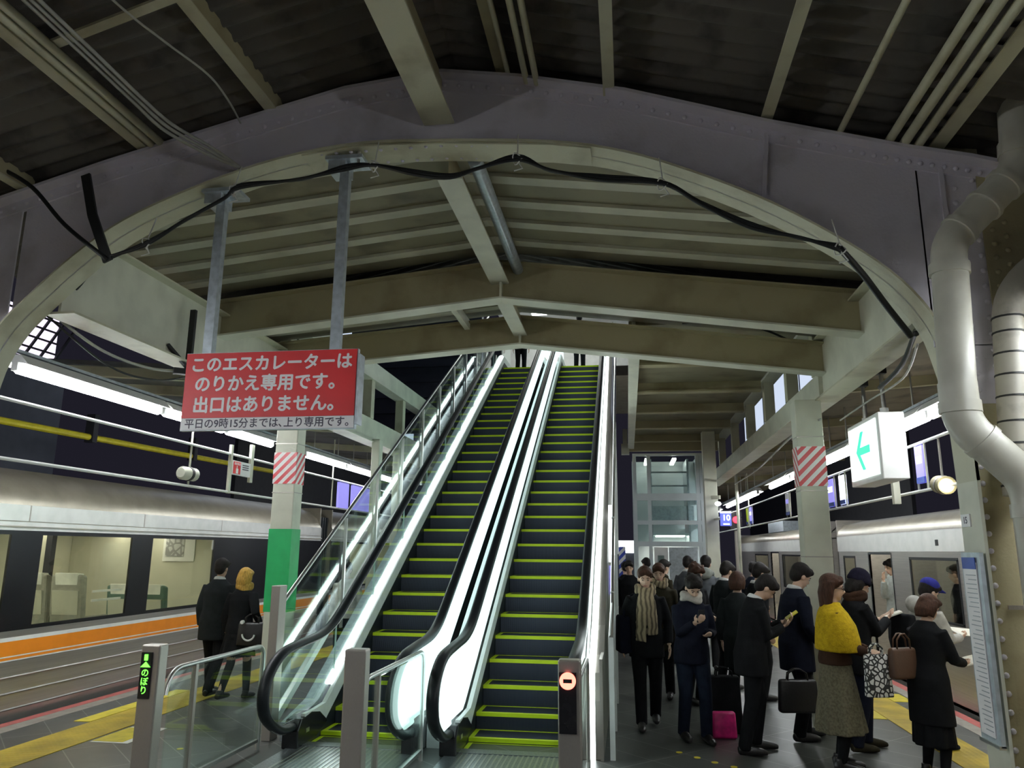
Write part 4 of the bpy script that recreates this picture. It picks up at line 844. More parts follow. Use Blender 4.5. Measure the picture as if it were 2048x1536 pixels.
b = MB(); b.box(.66, 1.0, Y0 - .03, Y0 - .01, 0, 2.06); b.build('door', M['white'], t); b = MB(); b.box(1.02, 1.72, Y0 - .02, Y0 + .0, 0, 2.06); b.build('door', M['galv'], t)
b = MB(); b.box(.74, .9, Y0 - .036, Y0 - .03, 1.5, 1.86); b.build('door_window', M['lift_glass'], t)
b = MB(); b.box(X0 + .05, X1 - .05, Y1 - .1, Y1, 0, 4.4); b.build('back_wall', M['facade'], t)
b = MB(); b.box(.62, 1.7, 20.3, 20.4, 2.75, 3.1); b.box(.62, .66, 20.2, 21.5, 2.2, 4.3); b.box(1.55, 1.6, 20.2, 21.5, 2.2, 4.3); b.box(.62, 1.6, 20.3, 20.36, 3.6, 3.64); b.box(.62, 1.6, 20.3, 20.36, 3.95, 3.99); b.build('guide_frame', M['galv'], t)
b = MB(); b.box(.66, 1.55, 20.1, 21.4, 2.36, 2.42); b.build('car_roof', M['facade'], t)
b = MB(); b.box(.5, .6, 20.2, 21.5, 4.28, 4.33); b.box(1.2, 1.3, 20.2, 21.5, 4.28, 4.33); b.build('added_shaft_lamp', M['inlamp'], t)  # lamps added to brighten the glass and frame of the shaft
b = MB(); b.box(.75, 1.45, 20.3, 21.3, 2.33, 2.36); b.build('added_car_lamp', M['inlamp'], t)  # added under the car roof to light the lift from inside
t = thing('camera_dome', 'white ball lamp on the column beside the lift', 'lamp', (1.9, 17.3, 3.05)); b = MB(); b.ell((1.97, 17.3, 2.98), (.07, .07, .05)); b.build('globe', M['whitelit'], t, smooth=True); b = MB(); b.bar((1.85, 17.4, 3.12), (2.02, 17.3, 3.12), .05, .08); b.build('arm', M['creamw'], t)

# ================================================================== TRAINS
def car_left(y0, y1, wins, lab):
    X = -7.17
    t = thing('train_car', lab, 'train', (-8.6, (y0 + y1) / 2, -1.0))
    def wall(z0, z1, m, nm, x=X, th=.03):
        b = MB(); b.box(x - th, x, y0, y1, z0, z1); return b.build(nm, M[m], t)
    lp = MB(); lp.box(X - .03, X, y0, y1, -.85, .985)
    for z in (.10, .28, .46): lp.tube([(X + .004, y0, z), (X + .004, y1, z)], .012, 6)
    lp.build('lower_body', M['train'], t)
    for z0, z1, m, nm in ((.865, .91, 'white', 'white_stripe'), (.70, .865, 'orange', 'orange_stripe'), (.685, .70, 'white', 'white_stripe'), (.655, .685, 'orange', 'orange_stripe'), (.64, .655, 'white', 'white_stripe')):
        b = MB(); b.box(X, X + .004, y0, y1, z0, z1); b.build(nm, M[m], t)
    b = MB(); b.box(X - .03, X + .002, y0, y1, .985, 1.03); b.box(X - .03, X + .002, y0, y1, 2.09, 2.14)
    ys = [y0] + [v for a in wins for v in a] + [y1]
    for i in range(0, len(ys), 2): b.box(X - .03, X + .002, ys[i], ys[i + 1], 1.03, 2.09)
    b.build('window_band', M['black'], t)
    for a, c in wins:
        b = MB(); b.box(X - .012, X - .006, a, c, 1.03, 2.09); b.build('window_pane', M['trainglass'], t)
    b = MB(); b.box(X - .03, X + .003, y0, y1, 2.14, 2.24); b.tube([(X + .012, y0, 2.19), (X + .012, y1, 2.19)], .014, 6); b.build('drip_rail', M['trainup'], t)
    b = MB(); b.box(X - .02, X + .004, y0, y1, 2.25, 2.44); b.build('upper_band', M['trainup'], t)  # tube light reflected along the cantrail, painted in as white
    b = MB()
    for yy in np.arange(y0 + 1.1, y1, 2.27): b.box(X + .004, X + .006, yy, yy + .02, 2.25, 2.44)
    b.build('panel_seam', M['post'], t)
    prof = [(X, 2.24), (X - .015, 2.45), (X - .10, 2.64), (X - .28, 2.80), (X - .6, 2.92), (X - 1.4, 3.0), (X - 2.2, 2.92), (X - 2.52, 2.80), (X - 2.8, 2.45), (X - 2.8, 2.24)]
    b = MB(); b.ribbon(prof, [(x, z - .03) for x, z in prof], y0, y1, 'y'); b.build('roof', M['trainroof'], t, smooth=.7)
    b = MB(); b.box(X - 2.83, X - 2.8, y0, y1, -.85, 2.24); b.build('far_side', M['interior'], t)
    b = MB(); b.box(X - 2.8, X - .03, y0, y1, .12, .16); b.build('floor', M['seatg'], t)
    b = MB(); b.box(X - 2.8, X - .03, y0, y1, 2.26, 2.28); b.build('ceiling', M['interior'], t)
    b = MB(); b.box(X - 1.9, X - 1.7, y0 + .3, y1 - .3, 2.24, 2.258); b.box(X - 1.1, X - .9, y0 + .3, y1 - .3, 2.24, 2.258); b.build('ceiling_light', M['inlamp'], t)
    for y in (y0, y1):
        b = MB(); b.box(X - 2.8, X - .03, min(y, y + .04) if y == y0 else y - .04, max(y, y + .04) if y == y0 else y, -.85, 2.9); b.build('end_wall', M['trainroof'], t)
    b = MB(); b.box(X - 2.3, X - .5, y0 + 1, y1 - 1, -1.05, -.85); b.build('underframe', M['dark'], t)
    for yy in (y0 + 2.2, y0 + 4.0, y1 - 4.0, y1 - 2.2):
        b = MB(); b.cyl((X - 2.2, yy, -.72), (X - .6, yy, -.72), .38, 20); b.build('wheelset', M['dark'], t)
    return t
tl = car_left(-4.0, 17.6, [(4.15, 5.94), (6.43, 8.22), (8.72, 10.5), (11.0, 12.8)], 'near car of the orange-striped express train on the left')
# seats inside the near car: rows face away from the camera
def seat_row(x, y, m, lab, dz=0):
    b = MB(); b.box(x - .23, x + .23, y, y + .48, .50 + dz, .62 + dz); t = b.build('seat', M[m], tl, bev=.03)
    q = lambda L: [(a, c + dz) for a, c in L]
    b = MB(); b.prism(q([(y - .02, .55), (y + .10, .55), (y + .02, 1.32), (y - .10, 1.34)]), 'x', x - .24, x + .24); b.build('backrest', M[m], t, bev=.035)
    b = MB(); b.prism(q([(y - .075, 1.14), (y + .055, 1.14), (y + .025, 1.345), (y - .115, 1.355)]), 'x', x - .17, x + .17); b.build('headrest_cover', M['headcover'], t, bev=.01)
    b = MB(); b.prism(q([(y - .05, .80), (y - .03, .80), (y - .085, 1.12), (y - .105, 1.12)]), 'x', x - .19, x + .19); b.build('rear_pocket', M['interior'], t)
    for sg in (-1, 1):
        b = MB(); b.box(x + sg * .255 - .025, x + sg * .255 + .025, y + .02, y + .45, .60 + dz, .78 + dz); b.build('armrest', M['seat'], t)
    b = MB(); b.box(x - .05, x + .05, y + .1, y + .35, .16, .5 + dz); b.build('pedestal', M['post'], t)
for k, (y, m) in enumerate(((7.6, 'seat'), (9.85, 'seat'), (11.8, 'seatg'))):
    for j, x in enumerate((-7.58, -8.12)):
        seat_row(x, y, m, '', (.25, .25, .02)[k])
b = MB(); b.box(-9.9, -8.9, 11.0, 11.05, .16, 2.2); pn = b.build('vestibule_partition', M['interior'], tl)
b = MB(); b.box(-8.95, -8.85, 10.97, 11.07, .16, 2.2); b.build('partition_frame', M['dark'], pn)
for z in (1.36, 1.24):
    b = MB(); b.bar((-7.24, 9.85, z), (-7.24, 10.46, z), .02, .03); b.build('window_bar', M['white'], tl)
b = MB(); b.box(-9.96, -7.22, 12.85, 12.9, .16, 2.25); pn = b.build('partition', M['interior'], tl)
b = MB(); b.box(-8.15, -7.55, 12.83, 12.85, 1.72, 2.16); b.build('picture_frame', M['white'], pn); b = MB(); b.box(-8.1, -7.75, 12.822, 12.83, 1.8, 2.14); b.build('picture', blotch_mat('picture_print', (.3, .3, .3), (.55, .55, .55), 9), pn)
car_left(18.3, 34, [(19.6, 21.2), (21.8, 23.4), (24, 25.6), (26.2, 27.8)], 'far car of the orange-striped express train, beyond the dark gap')
t = thing('gangway_bellows', 'black gangway bellows between the cars of the left train', 'gangway', (-8.6, 17.95, 0)); b = MB()
for y in (17.66, 17.8, 17.94, 18.08, 18.22): b.box(-9.7, -7.28, y - .04, y + .04, -.6, 2.7)
b.build('bellows', M['rubber'], t)

def car_right(y0, y1, wins, doors, lab):
    X = 4.2
    t = thing('train_car', lab, 'train', (5.6, (y0 + y1) / 2, -1.0))
    ops = sorted([(a, c, 1.06, 1.87) for a, c in wins] + [(a, c, .06, 1.93) for a, c in doors])
    b = MB(); cur = y0
    for a, c, z0, z1 in ops:
        b.box(X, X + .03, cur, a, -.85, 2.28); b.box(X, X + .03, a, c, -.85, z0); b.box(X, X + .03, a, c, z1, 2.28); cur = c
    b.box(X, X + .03, cur, y1, -.85, 2.28)
    b.build('side_wall', M['train'], t)
    b = MB(); b.box(X - .004, X, y0, y1, 1.98, 2.27); b.build('upper_band', M['trainup'], t)
    for a, c in wins:
        b = MB(); b.box(X + .01, X + .016, a, c, 1.06, 1.87); b.build('window_pane', M['trainglass'], t)
        b = MB()
        for z0, z1, ya, yb in ((1.04, 1.07, a - .03, c + .03), (1.86, 1.90, a - .03, c + .03), (1.06, 1.87, a - .03, a + .02), (1.06, 1.87, c - .02, c + .03)): b.box(X - .006, X + .012, ya, yb, z0, z1)
        b.build('window_frame', M['black'], t)
    for a, c in doors:
        b = MB(); b.box(X - .004, X + .03, a - .04, a, .05, 1.96); b.box(X - .004, X + .03, c, c + .04, .05, 1.96); b.box(X - .004, X + .03, a, c, 1.93, 1.97); b.build('door_frame', M['black'], t)
        for s, y in ((1, c + .04), (-1, a - .70)):
            b = MB(); b.box(X + .032, X + .05, y, y + .64, .06, 1.93); b.build('door_leaf', M['train'], t)
    prof = [(X, 2.27), (X + .02, 2.38), (X + .14, 2.50), (X + .5, 2.58), (X + 1.4, 2.64), (X + 2.3, 2.58), (X + 2.66, 2.50), (X + 2.8, 2.27)]
    b = MB(); b.ribbon(prof, [(x, z - .03) for x, z in prof], y0, y1, 'y'); b.build('roof', M['trainroof'], t, smooth=.7)
    b = MB(); b.box(X + 2.8, X + 2.83, y0, y1, -.85, 2.28); b.build('far_side', M['louvre'], t)
    b = MB(); b.box(X, X + 2.8, y0, y1, .01, .05); b.build('floor', M['kerb'], t)
    b = MB(); b.box(X + .03, X + 2.8, y0, y1, 2.24, 2.26); b.build('ceiling', M['interior'], t)
    b = MB(); b.box(X + .8, X + .95, y0 + .4, y1 - .4, 2.22, 2.238); b.box(X + 1.8, X + 1.95, y0 + .4, y1 - .4, 2.22, 2.238); b.build('ceiling_light', M['inlamp'], t)
    for ya, yb in ((y0, y0 + .04), (y1 - .04, y1)):
        b = MB(); b.box(X, X + 2.8, ya, yb, -.85, 2.6); b.build('end_wall', M['train'], t)
    b = MB(); b.box(X + .4, X + 2.4, y0 + 1, y1 - 1, -1.05, -.85); b.build('underframe', M['dark'], t)
    b = MB(); b.box(X + .3, X + 1.6, y0 + (y1 - y0) * .45, y0 + (y1 - y0) * .62, 2.56, 2.86); b.build('roof_unit', M['galv'], t)
    for yy in (y0 + 2.2, y0 + 4.0, y1 - 4.0, y1 - 2.2):
        b = MB(); b.cyl((X + .5, yy, -.72), (X + 2.2, yy, -.72), .38, 20); b.build('wheelset', M['dark'], t)
    return t
tr = car_right(2.0, 16.6, [(6.3, 8.3), (10.85, 12.56), (15.45, 16.2)], [(8.7, 9.9), (13.42, 14.58)], 'near car of the silver commuter train on the right with an open door')
car_right(17.1, 31.5, [(19.9, 22.4), (24.6, 27.0)], [(18.0, 19.2), (22.9, 24.1)], 'far car of the silver commuter train on the right')
b = MB(); b.box(4.19, 4.2, 11.4, 11.5, 2.06, 2.14); b.build('side_lamp', M['black'], tr)
b = MB(); b.box(4.6, 5.2, 9.6, 10.9, 2.6, 2.82); b.build('roof_unit', M['galv'], tr)
# ================================================================== PEOPLE
def cmat(name, col, rough=.9, var=.18, scale=14, bump=.15): return mat(name, [c * (.8 if max(col) > .1 else .45) for c in col], rough, var=var, scale=scale, bump=bump, bscale=90, spec=.15)
M['skin'] = mat('skin', (.60, .40, .29), .5, var=.06, scale=10)
M['lips'] = mat('lips', (.42, .18, .15), .45, var=.05)
M['eyew'] = mat('eye_white', (.38, .34, .32), .3, var=.02)
M['hairblack'] = mat('hair_black', (.014, .011, .010), .55, spec=.2, var=.4, scale=30, bump=.5, bscale=120, stretch=(3, 3, .4))
M['hairbrown'] = mat('hair_brown', (.055, .024, .014), .55, spec=.2, var=.4, scale=30, bump=.5, bscale=120, stretch=(3, 3, .4))
M['hairgold'] = mat('hair_blond', (.42, .24, .05), .55, spec=.2, var=.4, scale=30, bump=.5, bscale=120, stretch=(3, 3, .4))
M['blackcloth'] = cmat('black_wool', (.018, .019, .022)); M['navy'] = cmat('navy_cloth', (.017, .021, .042)); M['charcoal'] = cmat('charcoal_cloth', (.035, .042, .045))
M['greycloth'] = cmat('grey_coat', (.12, .13, .145)); M['greylight'] = cmat('light_grey_hoodie', (.34, .36, .33)); M['brown'] = cmat('brown_cloth', (.10, .05, .03))
M['denim'] = cmat('dark_denim', (.022, .032, .062)); M['offwhite'] = cmat('off_white_cloth', (.70, .69, .64)); M['mustard'] = cmat('mustard_knit', (.62, .42, .015), bump=.6, scale=30)
M['tweed'] = cmat('grey_green_tweed', (.16, .145, .095), var=.3, scale=50); M['capblue'] = cmat('blue_cap', (.04, .045, .30)); M['knit'] = cmat('dark_knit', (.025, .022, .05), bump=.6, scale=40)
M['olive'] = cmat('olive_coat', (.07, .06, .035)); M['scarf'] = plaid_mat(); M['palescarf'] = cmat('pale_scarf', (.60, .56, .50)); M['shirt'] = cmat('white_shirt', (.82, .82, .80), bump=.05)
M['leather'] = mat('black_leather', (.015, .014, .014), .35, bump=.2); M['leatherb'] = mat('brown_leather', (.09, .045, .025), .45, bump=.2); M['pink'] = mat('pink_bag', (.68, .02, .20), .4, var=.25, scale=12)
M['tote'] = blotch_mat('tote_print', (.04, .04, .04), (.80, .80, .78), 22); M['screen'] = mat('phone_case', (.03, .03, .035), .25); M['phoney'] = mat('phone_yellow', (.75, .68, .05), .35); M['specs'] = mat('spectacle_frame', (.03, .02, .02), .3)

def remesh(mb, vox, sm=3, f=.5):
    me = mb.mesh('tmp'); bm = bmesh.new(); bm.from_mesh(me); bmesh.ops.recalc_face_normals(bm, faces=bm.faces); bm.to_mesh(me); bm.free()
    o = bpy.data.objects.new('tmp', me); COL.objects.link(o)
    r = o.modifiers.new('r', 'REMESH'); r.mode = 'VOXEL'; r.voxel_size = vox; r.use_smooth_shade = True
    if sm: s = o.modifiers.new('s', 'SMOOTH'); s.iterations = sm; s.factor = f
    dg = bpy.context.evaluated_depsgraph_get(); dg.update()
    out = bpy.data.meshes.new_from_object(o.evaluated_get(dg)); bpy.data.objects.remove(o); bpy.data.meshes.remove(me); return out
def ik(a, c, l1, l2, hint):
    a, c = Vector(a), Vector(c); d = c - a; L = min(d.length, (l1 + l2) * .999); d = d.normalized(); c = a + d * L
    k = (l1 * l1 - l2 * l2 + L * L) / (2 * L); h = math.sqrt(max(0, l1 * l1 - k * k)); hv = Vector(hint); hv = (hv - d * hv.dot(d)).normalized()
    return a + d * k + hv * h, c

def person(label, pos, rz, H, top='blackcloth', bottom='blackcloth', hair='hairblack', style='short', lean=4, pitch=8, hyaw=0, wl=None, wr=None, fl=(-.10, .0), fr=(.10, .0), hem=.80, flare=0,
           skirt=None, collar=None, scarf=None, shoes='leather', hood=None, hat=None, glasses=False, shawl=None, fat=1.0, grip='relaxed', lod=1, group=None, tilt=0, coatm=None, bare_legs=None, z=0):
    root = thing('person', label, 'person', (pos[0], pos[1], z), group); root.rotation_euler = (0, 0, rz); s = H / 1.72
    la = math.radians(-lean); RL = Matrix.Rotation(la, 3, 'X'); piv = Vector((0, 0, .95))
    U = lambda p: piv + RL @ (Vector(p) - piv)
    nb = Vector((0, .0, 1.46)); RH = Matrix.Rotation(math.radians(hyaw), 3, 'Z') @ Matrix.Rotation(math.radians(-pitch), 3, 'X') @ Matrix.Rotation(math.radians(tilt), 3, 'Y')
    Hd = lambda p: U(nb + RH @ (Vector(p) - nb)); RHU = RL @ RH
    S = lambda p: Vector(p) * s
    vox = .009 * (1 if lod == 1 else 1.6)
    def put(name, me, m, sh=True):
        for x in (m if isinstance(m, list) else [m]): me.materials.append(M[x] if isinstance(x, str) else x)
        if sh: shade(me)
        o = bpy.data.objects.new(name, me); COL.objects.link(o); o.parent = root; return o
    def loftU(mb, secs, n=22):
        m2 = MB(); m2.loft(secs, n); m2.v = [tuple(S(U(p))) for p in m2.v]; mb.add(m2.v, m2.f)
    def tubeS(mb, pts, rs, n=12): mb.tube([S(p) for p in pts], [(r[0] * s, r[1] * s) if isinstance(r, tuple) else r * s for r in rs], n)
    def ellS(mb, p, r, head=True, nu=16, nv=12):
        R3 = RHU if head else RL; q = Hd(p) if head else U(p); mb.ell(S(q), tuple(x * s for x in r), nu, nv, R3)
    wl = wl or (-.235, .05, .86); wr = wr or (.235, .05, .86)
    sh = [U((-.165, -.008, 1.372)), U((.165, -.008, 1.372))]; arms = []
    for i, wt in enumerate((wl, wr)):
        sg = -1 if i == 0 else 1
        e, wv = ik(sh[i], wt, .285, .245, (sg * .5, -.9, -.35)); arms.append((sh[i], e, wv))
    hips = [Vector((-.09, 0, .90)), Vector((.09, 0, .90))]; legs = []
    for i, ft in enumerate((fl, fr)):
        fz = ft[2] if len(ft) > 2 else 0; k, an = ik(hips[i], (ft[0], ft[1] - .02, .085 + fz), .425, .405, (0, 1, .05)); legs.append((hips[i], k, an, ft))
    T = [(0, 0, .84, .13, .10), (0, -.01, .90, .162, .115), (0, -.008, .97, .162, .112), (0, 0, 1.08, .138, .098), (0, .005, 1.20, .155, .112), (0, 0, 1.30, .155, .105), (0, -.01, 1.38, .135, .082), (0, -.012, 1.43, .085, .062), (0, -.01, 1.47, .058, .058)]
    # ---- body: one continuous surface
    b = MB(); loftU(b, [(x, y, zz, rx * fat, ry * fat) for x, y, zz, rx, ry in T])
    b.tube([S(U((0, -.012, 1.42))), S(Hd((0, .005, 1.52))), S(Hd((0, .01, 1.56)))], [.056 * s, .05 * s, .052 * s], 12)
    ellS(b, (0, .0, 1.628), (.074, .095, .092)); ellS(b, (0, .026, 1.56), (.056, .066, .074)); ellS(b, (0, .052, 1.512), (.030, .030, .022))
    b.tube([S(Hd((0, .088, 1.610))), S(Hd((0, .106, 1.575))), S(Hd((0, .094, 1.562)))], [.009 * s, .014 * s, .012 * s], 8)
    for sg in (-1, 1): ellS(b, (sg * .075, -.004, 1.585), (.010, .019, .030))
    for sg in (-1, 1): ellS(b, (sg * .03, .076, 1.622), (.024, .012, .008))
    for a, e, wv in arms: tubeS(b, [a, (a + e) / 2, e, (e + wv) / 2, wv], [.038, .042, .039, .036, .026])
    for i, (a, e, wv) in enumerate(arms):
        sg = -1 if i == 0 else 1; d = (wv - e).normalized()
        if grip == 'relaxed' or (grip == 'left' and i == 1) or (grip == 'right' and i == 0): cur = .35
        else: cur = 1.15
        pn = Vector((-sg, .15, 0)); 
        if abs(d.z) < .75: pn = Vector((-sg * .55, 0, .8))       # raised hand: palm turns up and inward
        pn = (pn - d * pn.dot(d)).normalized(); side = d.cross(pn).normalized() * (1 if i == 0 else 1)
        if side.y < 0 and abs(d.z) >= .75: side = -side
        pc = wv + d * .05; m2 = MB(); m2.ell((0, 0, 0), (.040, .050, .017), 12, 8)
        Rm = Matrix((side, d, pn)).transposed(); m2.v = [tuple(S(pc + Rm @ Vector(p))) for p in m2.v]; b.add(m2.v, m2.f)
        for k, (off, ln) in enumerate(((-.031, .070), (-.0105, .080), (.0105, .076), (.030, .060))):
            p0 = wv + d * .085 + side * (-off); q1 = p0 + d * ln * .42 * math.cos(cur * .4) + pn * ln * .42 * math.sin(cur * .4)
            q2 = q1 + d * ln * .33 * math.cos(cur) + pn * ln * .33 * math.sin(cur); q3 = q2 + d * ln * .27 * math.cos(cur * 1.6) + pn * ln * .27 * math.sin(cur * 1.6)
            tubeS(b, [p0, q1, q2, q3], [.0095, .009, .0085, .0075], 8)
        t0 = wv + d * .028 + side * .028; tubeS(b, [t0, t0 + side * .022 + d * .022 + pn * .012, t0 + side * .026 + d * .05 + pn * .028], [.012, .0105, .0085], 8)
    for (h, k, an, ft) in legs:
        tubeS(b, [h + Vector((0, 0, .03)), (h + k) / 2, k, (k * .55 + an * .45), an], [.088, .074, .054, .052, .036])
        fz = ft[2] if len(ft) > 2 else 0; tubeS(b, [(ft[0], ft[1] - .055, .045 + fz), (ft[0], ft[1] + .05, .05 + fz), (ft[0], ft[1] + .17, .028 + fz)], [.034, .037, .026])
    put('body', remesh(b, vox * s, 2, .4), 'skin')
    # ---- face details
    def small(name, m, items):
        q = MB()
        for p, r in items: ellS(q, p, r, True, 10, 7)
        put(name, q.mesh(name), m)
    for sg in (-1, 1):
        small('eye', 'eyew', [((sg * .031, .0865, 1.602), (.0115, .0045, .0048))]); small('iris', 'hairblack', [((sg * .030, .0915, 1.602), (.0062, .0038, .0055))])
        q = MB(); q.tube([S(Hd((sg * .014, .096, 1.622))), S(Hd((sg * .032, .094, 1.628))), S(Hd((sg * .048, .083, 1.622)))], [.003 * s, .004 * s, .003 * s], 6); put('eyebrow', q.mesh('eyebrow'), hair)
    small('mouth', 'lips', [((0, .086, 1.538), (.023, .009, .0065))])
    # ---- hair
    b = MB()
    ellS(b, (0, -.016, 1.650), (.088, .106, .094)); ellS(b, (0, -.050, 1.60), (.076, .070, .085))
    ellS(b, (0, .066, 1.690), (.062, .034, .034))
    for sg in (-1, 1): ellS(b, (sg * .068, -.002, 1.655), (.019, .070, .052)); ellS(b, (sg * .045, .075, 1.672), (.034, .024, .028))
    if style in ('bob', 'long'):
        zt = 1.50 if style == 'bob' else 1.43
        for sg in (-1, 1): b.tube([S(Hd((sg * .070, -.022, 1.66))), S(Hd((sg * .082, -.030, 1.58))), S(Hd((sg * .080, -.032, zt)))], [(.034 * s, .044 * s), (.032 * s, .046 * s), (.018 * s, .032 * s)], 10)
        b.tube([S(Hd((0, -.065, 1.64))), S(Hd((0, -.085, 1.55))), S(Hd((0, -.080, zt - .02)))], [(.085 * s, .05 * s), (.09 * s, .045 * s), (.07 * s, .028 * s)], 14)
    if style == 'messy':
        rr = random.Random(hash(label) % 1000)
        for k in range(16): a = k * 2.4; ellS(b, (.075 * math.cos(a), -.02 + .085 * math.sin(a), 1.66 + .05 * rr.random()), (.026, .026, .03))
    put('hair', remesh(b, .011 * s, 2, .5), hair)
    # ---- trousers / skirt / legs
    if skirt:
        b = MB(); zb, rb, m = skirt
        loftU(b, [(0, 0, 1.04, .15 * fat, .11 * fat), (0, -.005, .95, .178 * fat, .128 * fat), (0, 0, .80, .20, .155)])
        n = 40; secs = []; m2 = MB(); vs = []; zz = [.95, .80, .65, .5, zb + .02, zb]
        for zc in zz:
            f = (.95 - zc) / (.95 - zb); R0 = .175 + (rb - .175) * f; Ry = .13 + (rb * .85 - .13) * f
            vs += [tuple(S(((R0 + .018 * f * math.sin(9 * 2 * PI * k / n)) * math.cos(2 * PI * k / n), (Ry + .018 * f * math.sin(9 * 2 * PI * k / n)) * math.sin(2 * PI * k / n), zc))) for k in range(n)]
        fs = [tuple(range(n))[::-1], tuple(range((len(zz) - 1) * n, len(zz) * n))]
        for i in range(len(zz) - 1): fs += [(i * n + k, i * n + (k + 1) % n, (i + 1) * n + (k + 1) % n, (i + 1) * n + k) for k in range(n)]
        b.add(vs, fs); put('skirt', remesh(b, .013 * s, 3), m)
        if bare_legs:
            b = MB()
            for (h, k, an, ft) in legs: tubeS(b, [k + Vector((0, 0, .05)), k, (k * .55 + an * .45), an + Vector((0, 0, -.02))], [.06, .058, .056, .042])
            put('tights', remesh(b, .011 * s, 2), bare_legs)
    else:
        b = MB(); loftU(b, [(0, -.005, 1.03, .152 * fat, .112 * fat), (0, -.01, .96, .176 * fat, .13 * fat), (0, -.01, .86, .165 * fat, .13 * fat), (0, 0, .80, .12, .10)])
        for (h, k, an, ft) in legs: tubeS(b, [h + Vector((0, 0, .02)), (h + k) / 2, k, (k * .55 + an * .45), an + Vector((0, 0, .01)), an + Vector((0, .0, -.035))], [.100, .088, .072, .068, .062, .064])
        put('trousers', remesh(b, .012 * s, 3), bottom)
    # ---- top garment
    b = MB(); g = .020
    secs = [(0, 0, hem, .178 * fat + flare + g, .130 * fat + flare * .8 + g), (0, -.005, max(hem + .05, .93), .176 * fat + g + flare * .5, .128 * fat + g + flare * .4), (0, 0, 1.06, .152 * fat + g, .112 * fat + g), (0, .004, 1.20, .163 * fat + g, .118 * fat + g), (0, 0, 1.29, .168 * fat + g, .118 * fat + g), (0, -.01, 1.375, .150 * fat + g, .094 + g), (0, -.014, 1.432, .092 + g, .072 + g), (0, -.012, 1.465, .062 + g, .06 + g)]
    m2 = MB(); m2.loft(secs, 24)
    m2.v = [tuple(S(U(p) if p[2] > .93 else Vector((U((0, 0, .93)).x + p[0], p[1] + (U((0, 0, .93)).y) * .6, p[2])))) for p in m2.v]; b.add(m2.v, m2.f)
    for a, e, wv in arms: 
        cu = wv - (wv - e).normalized() * .012; tubeS(b, [a - Vector((a.x * .08, 0, -.006)), (a + e) / 2, e, (e + cu) / 2, cu], [.070, .065, .058, .052, .045])
    put('coat' if hem < .75 else 'jacket', remesh(b, .013 * s, 3), top)
    if collar:
        b = MB(); pts = [S(U((.068 * math.cos(a), -.012 + .066 * math.sin(a), 1.468 + .012 * math.sin(-a)))) for a in np.linspace(.5 * PI + .5, 2.5 * PI - .5, 14)]
        b.tube(pts, (.008 * s, .024 * s), 8); put('shirt_collar', b.mesh('shirt_collar'), collar)
    if scarf:
        b = MB()
        for k, zc in enumerate((1.455, 1.49)):
            b.tube([S(U((.088 * math.cos(a), .005 + .088 * math.sin(a), zc + .02 * math.sin(a * 2 + k)))) for a in np.linspace(0, 2 * PI, 20)], .036 * s, 10)
        if scarf[1]:
            for sg, zb in ((-.055, 1.0), (.05, .93)):
                b.tube([S(U((sg * .6, .10, 1.45))), S(U((sg, .15, 1.36))), S(U((sg * 1.2, .158, 1.2))), S(U((sg * 1.3, .15, zb)))], [(.05 * s, .022 * s), (.062 * s, .022 * s), (.066 * s, .02 * s), (.07 * s, .014 * s)], 10)
        put('scarf', remesh(b, .011 * s, 2), scarf[0])
    if hood:
        b = MB(); b.tube([S(U((.10 * math.cos(a), -.045 + .085 * math.sin(a), 1.45 + .03 * math.sin(-a)))) for a in np.linspace(0, 2 * PI, 18)], .042 * s, 10)
        b.ell(S(U((0, -.14, 1.45))), (.12 * s, .075 * s, .095 * s)); put('hood', remesh(b, .013 * s, 3), hood)
    if shawl:
        b = MB(); loftU(b, [(0, .03, 1.04, .262, .205), (0, .03, 1.14, .272, .20), (0, .02, 1.27, .26, .18), (0, 0, 1.38, .222, .135), (0, -.01, 1.44, .12, .095), (0, -.01, 1.475, .085, .08)], 26)
        put('shawl', remesh(b, .013 * s, 3), shawl)
    if hat:
        b = MB(); kind, m = hat
        if kind == 'knit': ellS(b, (0, -.018, 1.675), (.097, .114, .098)); b.tube([S(Hd((.094 * math.cos(a), -.014 + .110 * math.sin(a), 1.648))) for a in np.linspace(0, 2 * PI, 22)], (.016 * s, .032 * s), 8)
        else:
            ellS(b, (0, -.012, 1.675), (.094, .110, .085)); b.add([tuple(S(Hd(p))) for p in ((-.07, .07, 1.68), (.07, .07, 1.68), (.065, .16, 1.665), (-.065, .16, 1.665), (-.07, .07, 1.664), (.07, .07, 1.664), (.065, .16, 1.65), (-.065, .16, 1.65))], [(0, 1, 2, 3), (7, 6, 5, 4), (0, 4, 5, 1), (1, 5, 6, 2), (2, 6, 7, 3), (3, 7, 4, 0)])
        put('hat', remesh(b, .010 * s, 2), m)
    if glasses:
        q = MB()
        for sg in (-1, 1):
            q.tube([S(Hd((sg * .032 + .021 * math.cos(a), .100, 1.600 + .016 * math.sin(a)))) for a in np.linspace(0, 2 * PI, 14)], .0022 * s, 6)
            q.tube([S(Hd((sg * .053, .098, 1.604))), S(Hd((sg * .078, .0, 1.603)))], .0022 * s, 6)
        q.tube([S(Hd((-.011, .102, 1.603))), S(Hd((.011, .102, 1.603)))], .002 * s, 6); put('glasses', q.mesh('glasses'), 'specs')
